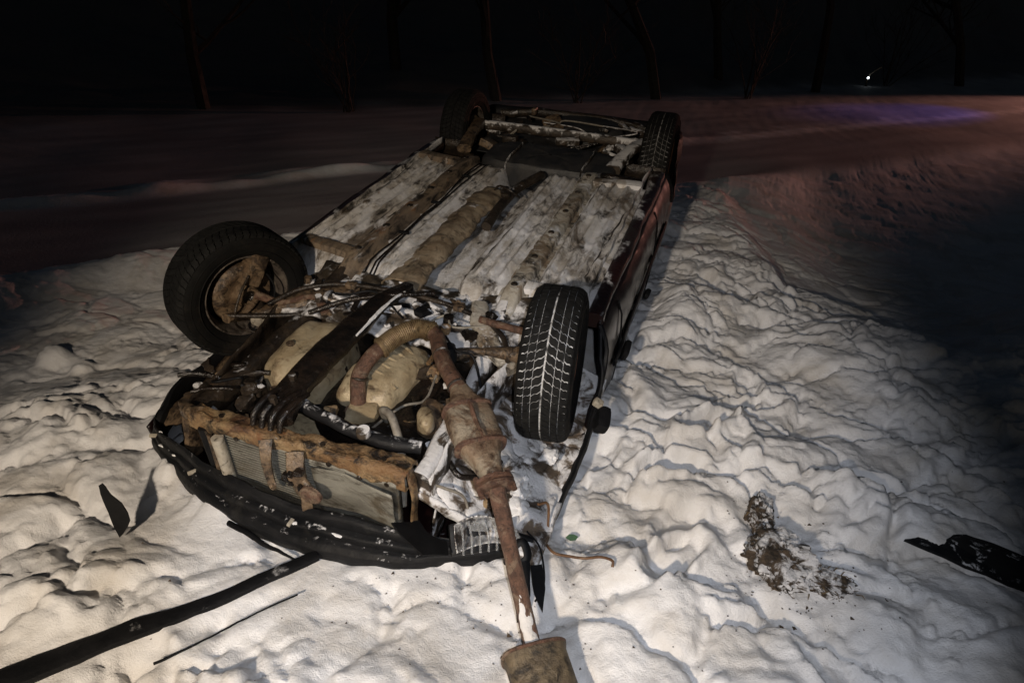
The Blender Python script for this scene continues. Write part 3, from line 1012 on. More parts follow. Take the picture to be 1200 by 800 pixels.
def wheel(center, yaw, camber, outer, snowy, name_seed):
    """outer: +1 when the outer face looks along +x"""
    MW = Matrix.Translation(center) @ Matrix.Rotation(yaw, 4, 'Z') @ Matrix.Rotation(camber, 4, 'Y')
    R = RT

    def place(V):
        return [MW @ Vector(v) for v in V]
    prof = []
    W2 = 0.092
    # carcass from bead to bead
    for x, r in ((-0.070, 0.182), (-0.082, 0.192), (-0.094, 0.215), (-0.0965, 0.235), (-0.094, 0.255), (-0.088, 0.268), (-0.078, 0.276)):
        prof.append((x, r))
    for x in np.linspace(-0.065, 0.065, 7):
        prof.append((x, R - 0.0075 - 0.004 * (abs(x) / 0.065) ** 3))
    for x, r in ((0.078, 0.276), (0.088, 0.268), (0.094, 0.255), (0.0965, 0.235), (0.094, 0.215), (0.082, 0.192), (0.070, 0.182)):
        prof.append((x, r))
    V, F = lathe_vf(prof, 72)
    ty = build("tyre", place(V), F, 'rubber', CAR)
    build("tread", place(TB[0]), TB[1], 'tread', ty, smooth=True)
    if snowy:
        V, F = lathe_vf([(x, R - 0.0045 - 0.010 * (abs(x) / 0.085) ** 4) for x in np.linspace(-0.083, 0.083, 9)], 96)
        build("groove_snow", place(V), F, 'groove' if name_seed < 2 else 'groove_thin', ty)
    for sd in (-1, 1):
        for rr in (0.214, 0.247):
            V, F = lathe_vf([(sd * 0.0935, rr - 0.003), (sd * 0.0978, rr), (sd * 0.0935, rr + 0.003)], 72)
            build("sidewall_ring", place(V), F, 'rubber', ty)
    # steel rim: barrel, flanges, dished disc on the outer side
    o = outer
    rp = [(-0.072, 0.186), (-0.074, 0.178), (-0.062, 0.172), (-0.030, 0.160), (0.030, 0.160), (0.062, 0.172), (0.074, 0.178), (0.072, 0.186)]
    V, F = lathe_vf(rp, 64)
    rim = build("rim", place(V), F, 'rim_rust' if snowy else 'rim_steel', CAR)
    dp = [(o * 0.030, 0.161), (o * 0.020, 0.145), (o * 0.036, 0.115), (o * 0.030, 0.085), (o * 0.010, 0.070), (o * 0.012, 0.030), (o * 0.010, 0.002)]
    V, F = lathe_vf(dp, 64)
    build("wheel_disc", place(V), F, 'rim_rust' if snowy else 'rim_steel', rim)
    for k in range(4):
        a = k * math.pi / 2 + 0.4
        V, F = tube_vf([(o * 0.008, 0.05 * math.cos(a), 0.05 * math.sin(a)), (o * 0.026, 0.05 * math.cos(a), 0.05 * math.sin(a))], 0.010, 6)
        build("wheel_nut", place(V), F, 'dark', rim)
    if snowy:
        # snow packed in the dish of the rim
        def dish(u, v):
            a = 2 * math.pi * u
            r = 0.003 + 0.168 * v
            x = o * (0.052 + 0.018 * mnoise.noise(Vector((math.cos(a) * r * 22, math.sin(a) * r * 22, name_seed))) + 0.012 * math.sin(a + 1))
            return MW @ Vector((x, r * math.cos(a), r * math.sin(a)))
        V, F = grid_vf(dish, 48, 9)
        build("rim_snow", V, F, 'snow_clean', rim)
    return MW


def P(MW, x, y, z):
    return MW @ Vector((x, y, z))


def front_hub(MW, o):
    """brake and hub carrier on the inner face of a front wheel; o = outer sign"""
    i = -o
    V, F = lathe_vf([(i * 0.020, 0.04), (i * 0.020, 0.118), (i * 0.032, 0.120), (i * 0.032, 0.04)], 48, True)
    disc = build("brake_disc", [MW @ v for v in V], F, 'brown', CAR)
    # dished splash plate covering about three quarters of the disc
    def splash(u, v):
        a = math.radians(35) + u * math.radians(275)
        r = 0.045 + 0.098 * v
        x = i * (0.046 + 0.010 * math.exp(-((r - 0.10) / 0.02) ** 2) - 0.022 * sstep(v, 0.86, 1.0) + 0.006 * mnoise.noise(Vector((a * 2, r * 20, 1))))
        return MW @ Vector((x, r * math.cos(a), r * math.sin(a)))
    V, F = grid_vf(splash, 46, 10)
    sp = build("splash_plate", V, F, 'brown', CAR)
    sp.modifiers.new("thickness", 'SOLIDIFY').thickness = 0.003
    # hub carrier with bore
    V, F = lathe_vf([(i * 0.035, 0.058), (i * 0.075, 0.052), (i * 0.088, 0.044), (i * 0.088, 0.032), (i * 0.060, 0.030), (i * 0.058, 0.001)], 32)
    kn = build("hub_carrier", wob([MW @ v for v in V], 0.003, 25, 1), F, 'brown', CAR)
    V, F = lathe_vf([(i * 0.062, 0.001), (i * 0.062, 0.029), (i * 0.064, 0.031)], 24)
    build("hub_bore", [MW @ v for v in V], F, 'oily', kn)
    return kn


MFR = wheel(Vector((0.71, 0, 0)), 0.127, -0.006, 1, True, 1.0)
MFL = wheel(Vector((-0.71, 0, 0)), -0.42, 0.02, -1, False, 2.0)
MRR = wheel(Vector((0.71, WB, -0.046)), 0.0, 0.0, 1, True, 3.0)
MRL = wheel(Vector((-0.71, WB, -0.046)), 0.0, 0.0, -1, False, 4.0)
front_hub(MFL, -1)
front_hub(MFR, 1)
# rear drums
for MW, o in ((MRR, 1), (MRL, -1)):
    V, F = lathe_vf([(-o * 0.005, 0.125), (-o * 0.060, 0.122), (-o * 0.066, 0.112), (-o * 0.060, 0.06), (-o * 0.075, 0.05), (-o * 0.078, 0.001)], 40)
    build("brake_drum", wob([MW @ v for v in V], 0.003, 20, 2), F, 'brown' if o < 0 else 'dark', CAR)
# left front: caliper, steering arm, tie rod, strut foot, brake hose, broken drive shaft stub
V, F = rbox_vf((0.075, 0.15, 0.085), 0.25, 2)
V = [MFL @ (Matrix.Rotation(0.9, 3, 'X') @ v + Vector((0.050, 0.055, 0.105))) for v in V]
build("brake_caliper", wob(V, 0.008, 16, 3), F, 'brown', CAR)
tube("steering_arm", [P(MFL, 0.07, 0.00, -0.04), P(MFL, 0.10, -0.06, -0.05), P(MFL, 0.12, -0.13, -0.03)], [(0.028, 0.018), (0.02, 0.014), (0.026, 0.02)], 'brown', CAR, 8, wobble=0.003)
tube("tie_rod", [P(MFL, 0.12, -0.12, -0.02), (-0.46, -0.02, -0.06), (-0.30, 0.10, -0.06)], 0.010, 'dark', CAR, 8)
tube("drive_shaft", [P(MFL, 0.085, 0.03, 0.0), P(MFL, 0.17, 0.10, -0.03), (-0.40, 0.09, -0.02), (-0.30, 0.03, -0.06)], [0.020, 0.014, 0.014, 0.030], 'rust_pipe', CAR, 10)
tube("brake_hose", [P(MFL, 0.085, 0.02, 0.10), P(MFL, 0.12, -0.05, 0.05), P(MFL, 0.13, -0.10, -0.04), P(MFL, 0.11, -0.07, -0.12), P(MFL, 0.16, 0.02, -0.16)], 0.0055, 'dark', CAR, 8)
tube("wheel_sensor_wire", [P(MFL, 0.06, 0.10, 0.08), P(MFL, 0.12, 0.10, 0.02), P(MFL, 0.14, 0.04, -0.08), P(MFL, 0.10, -0.02, -0.14)], 0.004, 'plastic', CAR, 6)
tube("control_arm", [P(MFL, 0.09, -0.01, -0.09), (-0.50, 0.06, -0.05), (-0.36, 0.14, -0.03), (-0.28, 0.24, -0.02)], [(0.03, 0.022), (0.05, 0.02), (0.055, 0.02), (0.035, 0.02)], 'brown', CAR, 10, power=3, wobble=0.007)
V, F = lathe_vf([(-0.02, 0.001), (-0.02, 0.028), (0.0, 0.034), (0.025, 0.03), (0.03, 0.012), (0.032, 0.001)], 20)
build("ball_joint", [P(MFL, 0.115 + v.x * 0.6, v.y + 0.0, v.z - 0.095) for v in V], F, 'pale', CAR)
tube("strut", [P(MFL, 0.08, 0.02, -0.06), (-0.56, 0.06, -0.25), (-0.52, 0.08, -0.42)], [0.032, 0.026, 0.03], 'dark', CAR, 12)
# right front: control arm and shafts running inwards from the wheel
tube("control_arm", [(0.56, -0.02, -0.07), (0.44, 0.05, -0.03), (0.36, 0.15, 0.0), (0.30, 0.27, 0.0)], [(0.03, 0.02), (0.045, 0.02), (0.05, 0.02), (0.035, 0.02)], 'caulk', CAR, 10, power=3, wobble=0.007)
tube("drive_shaft", [(0.58, 0.0, 0.0), (0.42, -0.01, -0.02), (0.30, -0.04, -0.05)], [0.034, 0.013, 0.03], 'brown', CAR, 12)
tube("tie_rod", [(0.58, 0.12, 0.02), (0.36, 0.13, 0.025)], 0.016, 'rust_pipe', CAR, 10, smooth_n=3, wobble=0.003)
tube("strut", [(0.58, 0.03, -0.06), (0.53, 0.06, -0.40)], 0.03, 'dark', CAR, 12, smooth_n=3)

# --- engine bay: structure ------------------------------------------
for s in (-1, 1):
    def apron(u, v, s=s):
        y = -0.60 + 0.98 * u
        bul = 0.05 * math.exp(-((y - 0.05) / 0.16) ** 2)
        return Vector((s * (0.49 + bul + 0.015 * math.sin(v * 5)), y, -0.09 - 0.36 * v + 0.05 * math.sin(u * 3.2)))
    solid_sheet("inner_wing", apron, 30, 10, 'dark_snow' if s > 0 else 'dark', CAR, 0.006, 0.016, 6)
    tube("longitudinal_member", [(s * 0.45, -0.60, -0.13), (s * 0.44, -0.3, -0.13), (s * 0.42, 0.05, -0.10), (s * 0.40, 0.32, -0.03)], [(0.035, 0.05)], 'dark' if s < 0 else 'dark_snow', CAR, 10, power=3.2, wobble=0.008)
solid_sheet("bulkhead", lambda u, v: Vector((-0.74 + 1.48 * u, 0.22 + 0.10 * math.sin(u * 9) * 0.2 - 0.04 * v, -0.12 - 0.40 * v)), 30, 12, 'dark', CAR, 0.006, 0.012, 8)
# engine block and sump, gearbox (the pale cast cases)
rbox("engine_block", (0.50, 0.36, 0.26), (0.16, -0.24, -0.27), 'oily', CAR, (0.05, 0.03, 0.03), 0.12, 3, 0.02, 9)


def case_fn(cx, cy, rx, ry, top, bot, rotz, seed, flat=0.35, ribs=0):
    def f(u, v):
        a = 2 * math.pi * u
        c, s_ = math.cos(a), math.sin(a)
        e = 0.62
        px = math.copysign(abs(c) ** e, c)
        py = math.copysign(abs(s_) ** e, s_)
        t = v
        if t < 0.55:
            k = t / 0.55
            r = 1.0 - 0.05 * k
            z = bot + (top - bot) * 0.72 * k
        else:
            k = (t - 0.55) / 0.45
            r = 0.95 * math.cos(k * math.pi / 2) ** flat if k < 0.999 else 0.001
            z = bot + (top - bot) * (0.72 + 0.28 * math.sin(k * math.pi / 2))
        n = 1 + 0.07 * mnoise.noise(Vector((c * 1.6 + seed, s_ * 1.6, z * 6)))
        x, y = rx * px * r * n, ry * py * r * n
        if ribs and v > 0.4:
            z += 0.0045 * math.sin(x * ribs) * (1 if v < 0.97 else 0)
        cr, sr = math.cos(rotz), math.sin(rotz)
        return Vector((cx + x * cr - y * sr, cy + x * sr + y * cr, z))
    return f


V, F = grid_vf(case_fn(-0.25, -0.17, 0.155, 0.215, -0.035, -0.36, 0.15, 3.0, 0.5, 70), 72, 34)
gb = build("gearbox_case", wob(V, 0.006, 10, 8), F, 'alu', CAR)
V, F = grid_vf(case_fn(0.075, -0.16, 0.135, 0.205, -0.055, -0.36, -0.12, 6.0, 0.55, 0), 72, 34)
sump = build("oil_sump", wob(V, 0.010, 13, 5), F, 'alu', CAR)
for k in range(9):
    a = 2 * math.pi * k / 9
    x, y = -0.25 + 0.148 * math.cos(a), -0.17 + 0.205 * math.sin(a)
    V, F = tube_vf([(x, y, -0.16), (x, y, -0.128)], 0.010, 6)
    build("bolt", V, F, 'dark', gb)
V, F = tube_vf([(-0.30, -0.22, -0.045), (-0.30, -0.22, -0.022)], 0.016, 6)
build("drain_plug", V, F, 'brown', gb)
V, F = rbox_vf((0.12, 0.10, 0.05), 0.45, 3)
build("sump_flange", [Vector((0.10, -0.37, -0.13)) + Matrix.Rotation(0.3, 3, 'Z') @ v for v in wob(V, 0.01, 12, 3)], F, 'alu', sump)
# wrinkles cast into the sump
for k in range(5):
    y = -0.06 - 0.045 * k
    tube("casting_rib", [(-0.02, y, -0.072), (0.05, y + 0.02, -0.056), (0.12, y + 0.01, -0.060), (0.18, y - 0.02, -0.085)], 0.006, 'alu', sump, 6)

# longitudinal engine beam, dark and wet, with ribbed mount at its front end
beam = tube("engine_beam", [(-0.07, -0.62, 0.0), (-0.085, -0.50, 0.012), (-0.085, -0.30, 0.025), (-0.075, -0.10, 0.03), (-0.06, 0.10, 0.035), (-0.03, 0.26, 0.02)],
            [(0.072, 0.020), (0.058, 0.026), (0.058, 0.028), (0.056, 0.026), (0.036, 0.022), (0.028, 0.02)], 'oily', CAR, 16, power=4, up=(0, 0, 1), wobble=0.006)
for k in range(4):
    x = -0.125 + 0.035 * k
    tube("mount_rib", [(x + 0.01, -0.50, 0.03), (x, -0.56, 0.036), (x - 0.006, -0.625, 0.022), (x - 0.008, -0.65, -0.02)], [0.009, 0.012, 0.012, 0.010], 'oily', beam, 8)
tube("beam_edge_snow", [(-0.022, -0.17, 0.048), (-0.018, -0.05, 0.055), (-0.012, 0.08, 0.056), (0.0, 0.18, 0.045)], [0.004, 0.008, 0.006, 0.004], 'snow_clean', beam, 6, wobble=0.003, wf=40)
for x, y in ((-0.10, -0.46), (-0.05, 0.10), (-0.09, -0.58)):
    V, F = tube_vf([(x, y, 0.03), (x, y, 0.058)], 0.014, 6)
    build("bolt", V, F, 'dark', beam)

# radiator support and radiator
supP = catmull([(-0.40, -0.64, -0.050), (-0.28, -0.648, -0.040), (-0.12, -0.645, -0.033), (0.02, -0.642, -0.038), (0.12, -0.64, -0.030), (0.24, -0.632, -0.034), (0.34, -0.625, -0.030), (0.43, -0.615, -0.05)], 12)


def sup_fn(u, v):
    """pressed steel section: rear lip, top face, front face turned in at its foot"""
    prof = [(0.036, -0.022), (0.034, -0.003), (0.030, 0.0), (-0.004, 0.001), (-0.008, 0.004), (-0.020, 0.003), (-0.027, -0.001), (-0.030, -0.007), (-0.033, -0.030), (-0.034, -0.046), (-0.030, -0.050), (-0.018, -0.050)]
    k = v * (len(prof) - 1)
    i = min(int(k), len(prof) - 2)
    dy = prof[i][0] + (prof[i + 1][0] - prof[i][0]) * (k - i)
    dz = prof[i][1] + (prof[i + 1][1] - prof[i][1]) * (k - i)
    p = along(supP, u)
    g = 1.0 + 0.30 * sstep(u, 0.5, 0.9) - 0.18 * math.exp(-((u - 0.42) / 0.05) ** 2)
    dent = 0.010 * mnoise.noise(Vector((u * 9, v * 2, 4))) + 0.004 * mnoise.noise(Vector((u * 31, v * 4, 4)))
    return Vector((p.x, p.y + dy * g + dent, p.z + dz * g + dent * 0.7))


V, F = grid_vf(sup_fn, 130, 33)
sup = build("radiator_support", V, F, 'rust_tan', CAR)
md = sup.modifiers.new("thickness", 'SOLIDIFY')
md.thickness = 0.004
for u_, v_ in ((0.10, 0.84), (0.22, 0.84), (0.62, 0.84), (0.76, 0.84), (0.90, 0.84), (0.15, 0.25), (0.58, 0.25), (0.86, 0.25)):
    p = sup_fn(u_, v_)
    if v_ > 0.5:
        vv, ff = tube_vf([p + Vector((0, 0.004, 0)), p + Vector((0, -0.006, 0))], 0.009, 10)  # round dark discs stand in for shaded holes in the front face
    else:
        vv, ff = tube_vf([p + Vector((0, 0, -0.004)), p + Vector((0, 0, 0.008))], 0.009, 6)
    build("bolt", vv, ff, 'dark', sup)
tube("support_end", [(-0.56, -0.50, -0.15), (-0.50, -0.57, -0.11), (-0.44, -0.625, -0.075), (-0.37, -0.645, -0.06)], [(0.034, 0.022), (0.030, 0.022), (0.028, 0.026), (0.026, 0.022)], 'brown', sup, 12, power=3, up=(0, 0, 1), wobble=0.014, wf=16)
tube("support_leg", [(0.42, -0.61, -0.06), (0.445, -0.635, -0.14), (0.44, -0.65, -0.25), (0.44, -0.66, -0.36)], [(0.026, 0.006), (0.020, 0.005), (0.024, 0.005), (0.03, 0.006)], 'rust_tan', sup, 10, power=3, wobble=0.006)
tube("support_leg", [(-0.50, -0.55, -0.10), (-0.50, -0.585, -0.2), (-0.52, -0.60, -0.34)], [(0.05, 0.02), (0.045, 0.02), (0.05, 0.02)], 'brown', sup, 10, power=3, wobble=0.01)


def rad_core(u, v):
    x = -0.32 + 0.72 * u
    z = -0.085 - 0.30 * v
    return Vector((x, -0.665 - 0.012 * v + 0.004 * math.sin(u * 240) * 0 + 0.006 * mnoise.noise(Vector((x * 4, z * 4, 1))), z))
core = solid_sheet("radiator", rad_core, 40, 16, 'radiator', CAR, 0.03)
for k in range(24):
    z = -0.095 - 0.012 * k
    V, F = tube_vf([(-0.30, -0.669 - 0.0005 * k, z), (0.0, -0.671 - 0.0005 * k, z + 0.001), (0.22, -0.669 - 0.0005 * k, z)], [(0.0022, 0.0028)], 5)
    build("core_tube", V, F, 'radiator', core)
solid_sheet("radiator_shield", lambda u, v: Vector((0.10 + 0.30 * u, -0.690 + 0.012 * math.sin(u * 4), -0.095 - 0.25 * v)), 16, 12, 'pale', core, 0.004, 0.006, 8).data.materials[0] = M['radiator']
tube("radiator_end_tank", [(-0.335, -0.672, -0.08), (-0.335, -0.68, -0.37)], [(0.022, 0.02)], 'plastic', core, 8, smooth_n=4)
tube("support_strut", [(-0.262, -0.695, -0.085), (-0.262, -0.70, -0.30)], 0.021, 'pale', CAR, 12, smooth_n=3)
tube("support_strut", [(-0.30, -0.69, -0.09), (-0.305, -0.70, -0.31)], 0.009, 'brown', CAR, 8, smooth_n=3)
# latch, hooks and tow eye hanging under the support
tube("hook_bracket", [(-0.06, -0.685, -0.03), (-0.045, -0.715, -0.07), (-0.05, -0.72, -0.14), (-0.035, -0.73, -0.20), (-0.02, -0.735, -0.175)], [(0.024, 0.008), (0.018, 0.007), (0.016, 0.006), (0.012, 0.006), (0.006, 0.005)], 'brown', CAR, 10, power=4, wobble=0.004)
tube("latch_post", [(0.055, -0.69, -0.04), (0.07, -0.72, -0.10), (0.085, -0.725, -0.20), (0.095, -0.735, -0.31)], [(0.026, 0.010), (0.030, 0.012), (0.018, 0.008), (0.020, 0.010)], 'brown', CAR, 12, power=4, wobble=0.007, wf=22)
for k in range(7):
    a = k * 0.9
    rbox("latch_piece", (0.03, 0.02, 0.018), (0.065 + 0.03 * math.cos(a), -0.735, -0.075 - 0.012 * k), 'oily', CAR, (a, a * 0.6, a), 0.25, 0, 0.003)
V, F = lathe_vf([(-0.012, 0.001), (-0.012, 0.026), (-0.006, 0.034), (0.006, 0.034), (0.012, 0.024), (0.010, 0.001)], 24)
build("tow_eye", [Vector((0.13 + v.y * 1.15, -0.745 + v.x, -0.155 + v.z)) for v in V], F, 'rust_pipe', CAR)
tube("tow_eye_arm", [(0.09, -0.72, -0.13), (0.13, -0.735, -0.155)], 0.012, 'brown', CAR, 8, smooth_n=2)
# black hose with a ridge of snow along it, bolted at its right end
hz = tube("coolant_hose", [(-0.06, -0.50, -0.03), (0.06, -0.53, -0.025), (0.20, -0.55, -0.03), (0.33, -0.545, -0.04), (0.42, -0.52, -0.05)], [0.026, 0.022, 0.022, 0.026, 0.022], 'plastic_snow', CAR, 12, wobble=0.004)
V, F = tube_vf([(0.245, -0.575, 0.0), (0.245, -0.577, 0.022)], [0.024, 0.022], 14)
build("bolt", V, F, 'dark_snow', hz)
tube("grey_hose", [(0.22, -0.40, -0.10), (0.235, -0.44, -0.015), (0.29, -0.475, 0.005), (0.345, -0.53, -0.05), (0.375, -0.58, -0.14), (0.385, -0.62, -0.24)], 0.014, 'hose', CAR, 10)

# --- exhaust, torn loose and swung forward ------------------------------
ex = tube("exhaust_downpipe", [(0.075, -0.36, -0.155), (0.065, -0.335, -0.09), (0.055, -0.295, -0.03), (0.075, -0.24, 0.02), (0.105, -0.175, 0.045)], [0.036, 0.030, 0.029, 0.029, 0.030], 'rust_pipe', CAR, 16, wobble=0.002)
V, F = lathe_vf([(-0.008, 0.028), (-0.008, 0.052), (0.008, 0.052), (0.008, 0.028)], 20, True)
build("pipe_flange", [Vector((0.072 + v.y, -0.362 + v.z * 0.9, -0.150 + v.x + v.z * 0.3)) for v in V], F, 'rust_pipe', ex)
fx = []
for k in range(61):
    t = k / 60
    fx.append(t)
fp = catmull([(0.100, -0.185, 0.042), (0.13, -0.125, 0.058), (0.18, -0.068, 0.064), (0.235, -0.050, 0.055)], 20)
V, F = tube_vf(fp, [0.036 + (0.0022 if k % 2 else 0.0) for k in range(len(fp))], 18)
build("flex_section", V, F, 'flex', CAR)
for c, d in (((0.100, -0.187, 0.041), (0.5, 0.85, 0.2)), ((0.236, -0.052, 0.054), (0.9, -0.1, -0.2))):
    d = Vector(d).normalized()
    pp = [Vector(c) + d * x for x in (-0.016, -0.009, -0.008, -0.001, 0.0, 0.009)]
    V, F = tube_vf(pp, [0.036, 0.042, 0.036, 0.042, 0.036, 0.036], 18)
    build("pipe_clamp", V, F, 'flex', CAR)
tube("exhaust_pipe", [(0.235, -0.052, 0.054), (0.275, -0.085, 0.055), (0.33, -0.17, 0.06), (0.40, -0.255, 0.06), (0.475, -0.325, 0.05)], [0.031, 0.031, 0.030, 0.030, 0.033], 'rust_pipe', CAR, 16, wobble=0.002)
cp0, cp1 = Vector((0.470, -0.32, 0.05)), Vector((0.705, -0.605, 0.0))
cat = tube("catalytic_converter", [cp0.lerp(cp1, t) for t in np.linspace(0, 1, 33)],
           [(0.032, 0.032), (0.040, 0.036), (0.066, 0.040), (0.080, 0.042), (0.082, 0.044), (0.082, 0.044), (0.080, 0.043), (0.066, 0.040), (0.048, 0.038), (0.038, 0.036), (0.034, 0.034)],
           'rust_snow', CAR, 28, smooth_n=0, up=(0.1, 0.1, 1), power=3.0, wobble=0.004, wf=16)
sm_ = [cp0.lerp(cp1, 0.30 + 0.4 * t) + Vector((0.0, 0.0, 0.062 + 0.006 * math.sin(t * 9))) for t in np.linspace(0, 1, 7)]
tube("shield_crease", sm_, [0.003, 0.007, 0.008, 0.006, 0.003], 'rust_pipe', cat, 6, smooth_n=0, wobble=0.004)
fd = (cp1 - cp0).normalized()
for off in (0.0, 0.022):
    pp = [cp1 + fd * (off + x) for x in (0.0, 0.002, 0.012, 0.014)]
    V, F = tube_vf(pp, [(0.050, 0.036), (0.062, 0.042), (0.062, 0.042), (0.050, 0.036)], 16, up=(0.1, 0.1, 1))
    build("pipe_flange", wob(V, 0.004, 30, off), F, 'rust_pipe', cat)
for sgn in (-1, 1):
    sd = fd.cross(Vector((0, 0, 1))).normalized() * 0.05 * sgn
    V, F = tube_vf([cp1 + sd - fd * 0.02, cp1 + sd + fd * 0.05], 0.009, 6)
    build("flange_bolt", V, F, 'rust_pipe', cat)
for c_, d_, r_w in (((0.335, -0.176, 0.060), (0.62, -0.78, 0.0), 0.033), ((0.060, -0.30, -0.035), (0.0, 0.5, 0.85), 0.032), ((0.455, -0.308, 0.053), (0.72, -0.69, -0.1), 0.036)):
    d_ = Vector(d_).normalized()
    V, F = tube_vf([Vector(c_) + d_ * x for x in (-0.006, -0.002, 0.002, 0.006)], [r_w - 0.004, r_w, r_w, r_w - 0.004], 18)
    build("weld_bead", wob(V, 0.0015, 70, 1), F, 'dark', cat)
for t_ in (0.24, 0.66):
    pc = cp0.lerp(cp1, t_)
    V, F = tube_vf([pc + fd * x for x in (-0.008, -0.004, 0.004, 0.008)], [(0.080, 0.043), (0.086, 0.048), (0.086, 0.048), (0.080, 0.043)], 28, up=(0.1, 0.1, 1), power=3.0)
    build("converter_band", wob(V, 0.002, 30, 4), F, 'rust_pipe', cat)
tail_a = cp1 + fd * 0.03
mp0 = Vector((0.948, -0.925, -0.262))
tube("exhaust_tail_pipe", [tail_a, tail_a.lerp(mp0, 0.35), tail_a.lerp(mp0, 0.7) + Vector((0, 0, -0.005)), mp0], [0.027, 0.0235, 0.0235, 0.0245], 'rust_pipe', CAR, 16, wobble=0.002)
pr = [tail_a.lerp(mp0, t) + Vector((-0.006, 0.004, 0.021)) for t in (0.62, 0.72, 0.85, 0.98)]
tube("pipe_snow", pr, [(0.004, 0.002), (0.012, 0.006), (0.020, 0.010), (0.018, 0.010)], 'snow_clean', CAR, 10, wobble=0.006, wf=38)
md_ = Vector((0.60, -0.80, -0.03)).normalized()
muf = tube("muffler", [mp0 + md_ * x for x in (-0.004, 0.0, 0.006, 0.02, 0.14, 0.28, 0.36, 0.40, 0.42)],
           [(0.078, 0.046), (0.090, 0.054), (0.090, 0.054), (0.085, 0.050), (0.083, 0.050), (0.083, 0.050), (0.085, 0.052), (0.08, 0.048), (0.03, 0.02)],
           'brown', CAR, 32, smooth_n=0, up=(0.05, 0.05, 1), power=3.4, wobble=0.003)
muf.data.materials[0] = M['muffler'] = mk("sooty_muffler", (0.17, 0.13, 0.08), (0.09, 0.066, 0.042), 9, 0.5, 0.3, c3=(0.03, 0.026, 0.02), bump=0.5, rough2=0.7, grime=0.7)
tube("muffler_rim", [mp0 + md_ * 0.002 + Matrix.Rotation(0, 3, 'Z') @ v for v in
                     [(md_.cross(Vector((0.05, 0.05, 1))).normalized() * 0.089 * math.copysign(abs(math.cos(a)) ** (2 / 3.4), math.cos(a)) + Vector((0, 0, 1)) * 0.053 * math.copysign(abs(math.sin(a)) ** (2 / 3.4), math.sin(a))) for a in np.linspace(0, 2 * math.pi, 41)]],
     0.006, 'rust_pipe', muf, 6, smooth_n=0)

# --- small engine bay pieces ------------------------------------------
rbox("oil_filter_housing", (0.085, 0.13, 0.09), (0.36, -0.34, -0.10), 'brown', CAR, (0.2, 0.4, 0.3), 0.4, 2, 0.012)
V, F = lathe_vf([(-0.03, 0.001), (-0.03, 0.030), (-0.02, 0.038), (0.02, 0.036), (0.03, 0.026), (0.032, 0.001)], 24)
build("horn", [Vector((0.375, -0.40, -0.05)) + Matrix.Rotation(0.5, 3, 'Z') @ Vector((v.y * 0.8, v.z * 1.35, v.x)) for v in V], F, 'alu', CAR)
tube("alternator_pulley", [(0.33, -0.10, -0.02), (0.33, -0.10, 0.045)], [0.028, 0.030, 0.024], 'plastic', CAR, 14, smooth_n=3)
rbox("engine_mount", (0.10, 0.12, 0.07), (0.31, 0.02, -0.05), 'dark_snow', CAR, (0.1, 0.2, 0.5), 0.25, 2, 0.012)
tube("anti_roll_bar", [(-0.55, -0.03, -0.02), (-0.47, 0.10, 0.0), (-0.30, 0.19, 0.01), (0.0, 0.21, 0.015), (0.26, 0.19, 0.01), (0.46, 0.10, 0.0), (0.54, -0.03, -0.02)], 0.011, 'dark', CAR, 10)
tube("steering_rack", [(-0.40, 0.15, -0.05), (0.38, 0.15, -0.05)], [0.020, 0.026, 0.026, 0.032, 0.03, 0.022], 'dark_snow', CAR, 12, smooth_n=10, wobble=0.006)
for x, y, z in ((-0.27, 0.19, 0.012), (0.24, 0.195, 0.012)):
    rbox("bar_clamp", (0.05, 0.035, 0.025), (x, y, z), 'brown', CAR, (0, 0, 0.1), 0.3, 1, 0.004)
rr = random.Random(21)
hosepaths = [[(-0.42, 0.16, -0.03), (-0.25, 0.10, 0.02), (-0.12, 0.14, 0.04), (0.05, 0.06, 0.0)],
             [(-0.35, -0.02, -0.02), (-0.20, 0.06, 0.03), (-0.05, 0.12, 0.05), (0.10, 0.25, 0.02)],
             [(0.12, 0.02, -0.02), (0.22, 0.10, 0.03), (0.28, 0.05, 0.02), (0.40, 0.12, 0.01)],
             [(0.28, -0.02, 0.02), (0.36, -0.10, 0.03), (0.42, -0.08, 0.0), (0.50, -0.18, -0.10)],
             [(0.47, -0.45, -0.14), (0.54, -0.50, -0.16), (0.60, -0.44, -0.22), (0.66, -0.52, -0.26)],
             [(0.45, -0.55, -0.18), (0.52, -0.58, -0.14), (0.58, -0.55, -0.20), (0.62, -0.60, -0.28)],
             [(-0.50, -0.45, -0.10), (-0.42, -0.50, -0.04), (-0.36, -0.44, -0.05), (-0.30, -0.50, -0.02)],
             [(-0.55, -0.30, -0.14), (-0.46, -0.36, -0.08), (-0.42, -0.28, -0.12)],
             [(0.15, -0.42, -0.16), (0.26, -0.36, -0.06), (0.31, -0.28, -0.08), (0.30, -0.16, -0.06)]]
for k, hp in enumerate(hosepaths):
    tube("hose" if k % 2 else "wiring", hp, 0.005 + 0.006 * (k % 3 == 1), ('plastic', 'oily', 'hose')[k % 3], CAR, 8)
clut = []
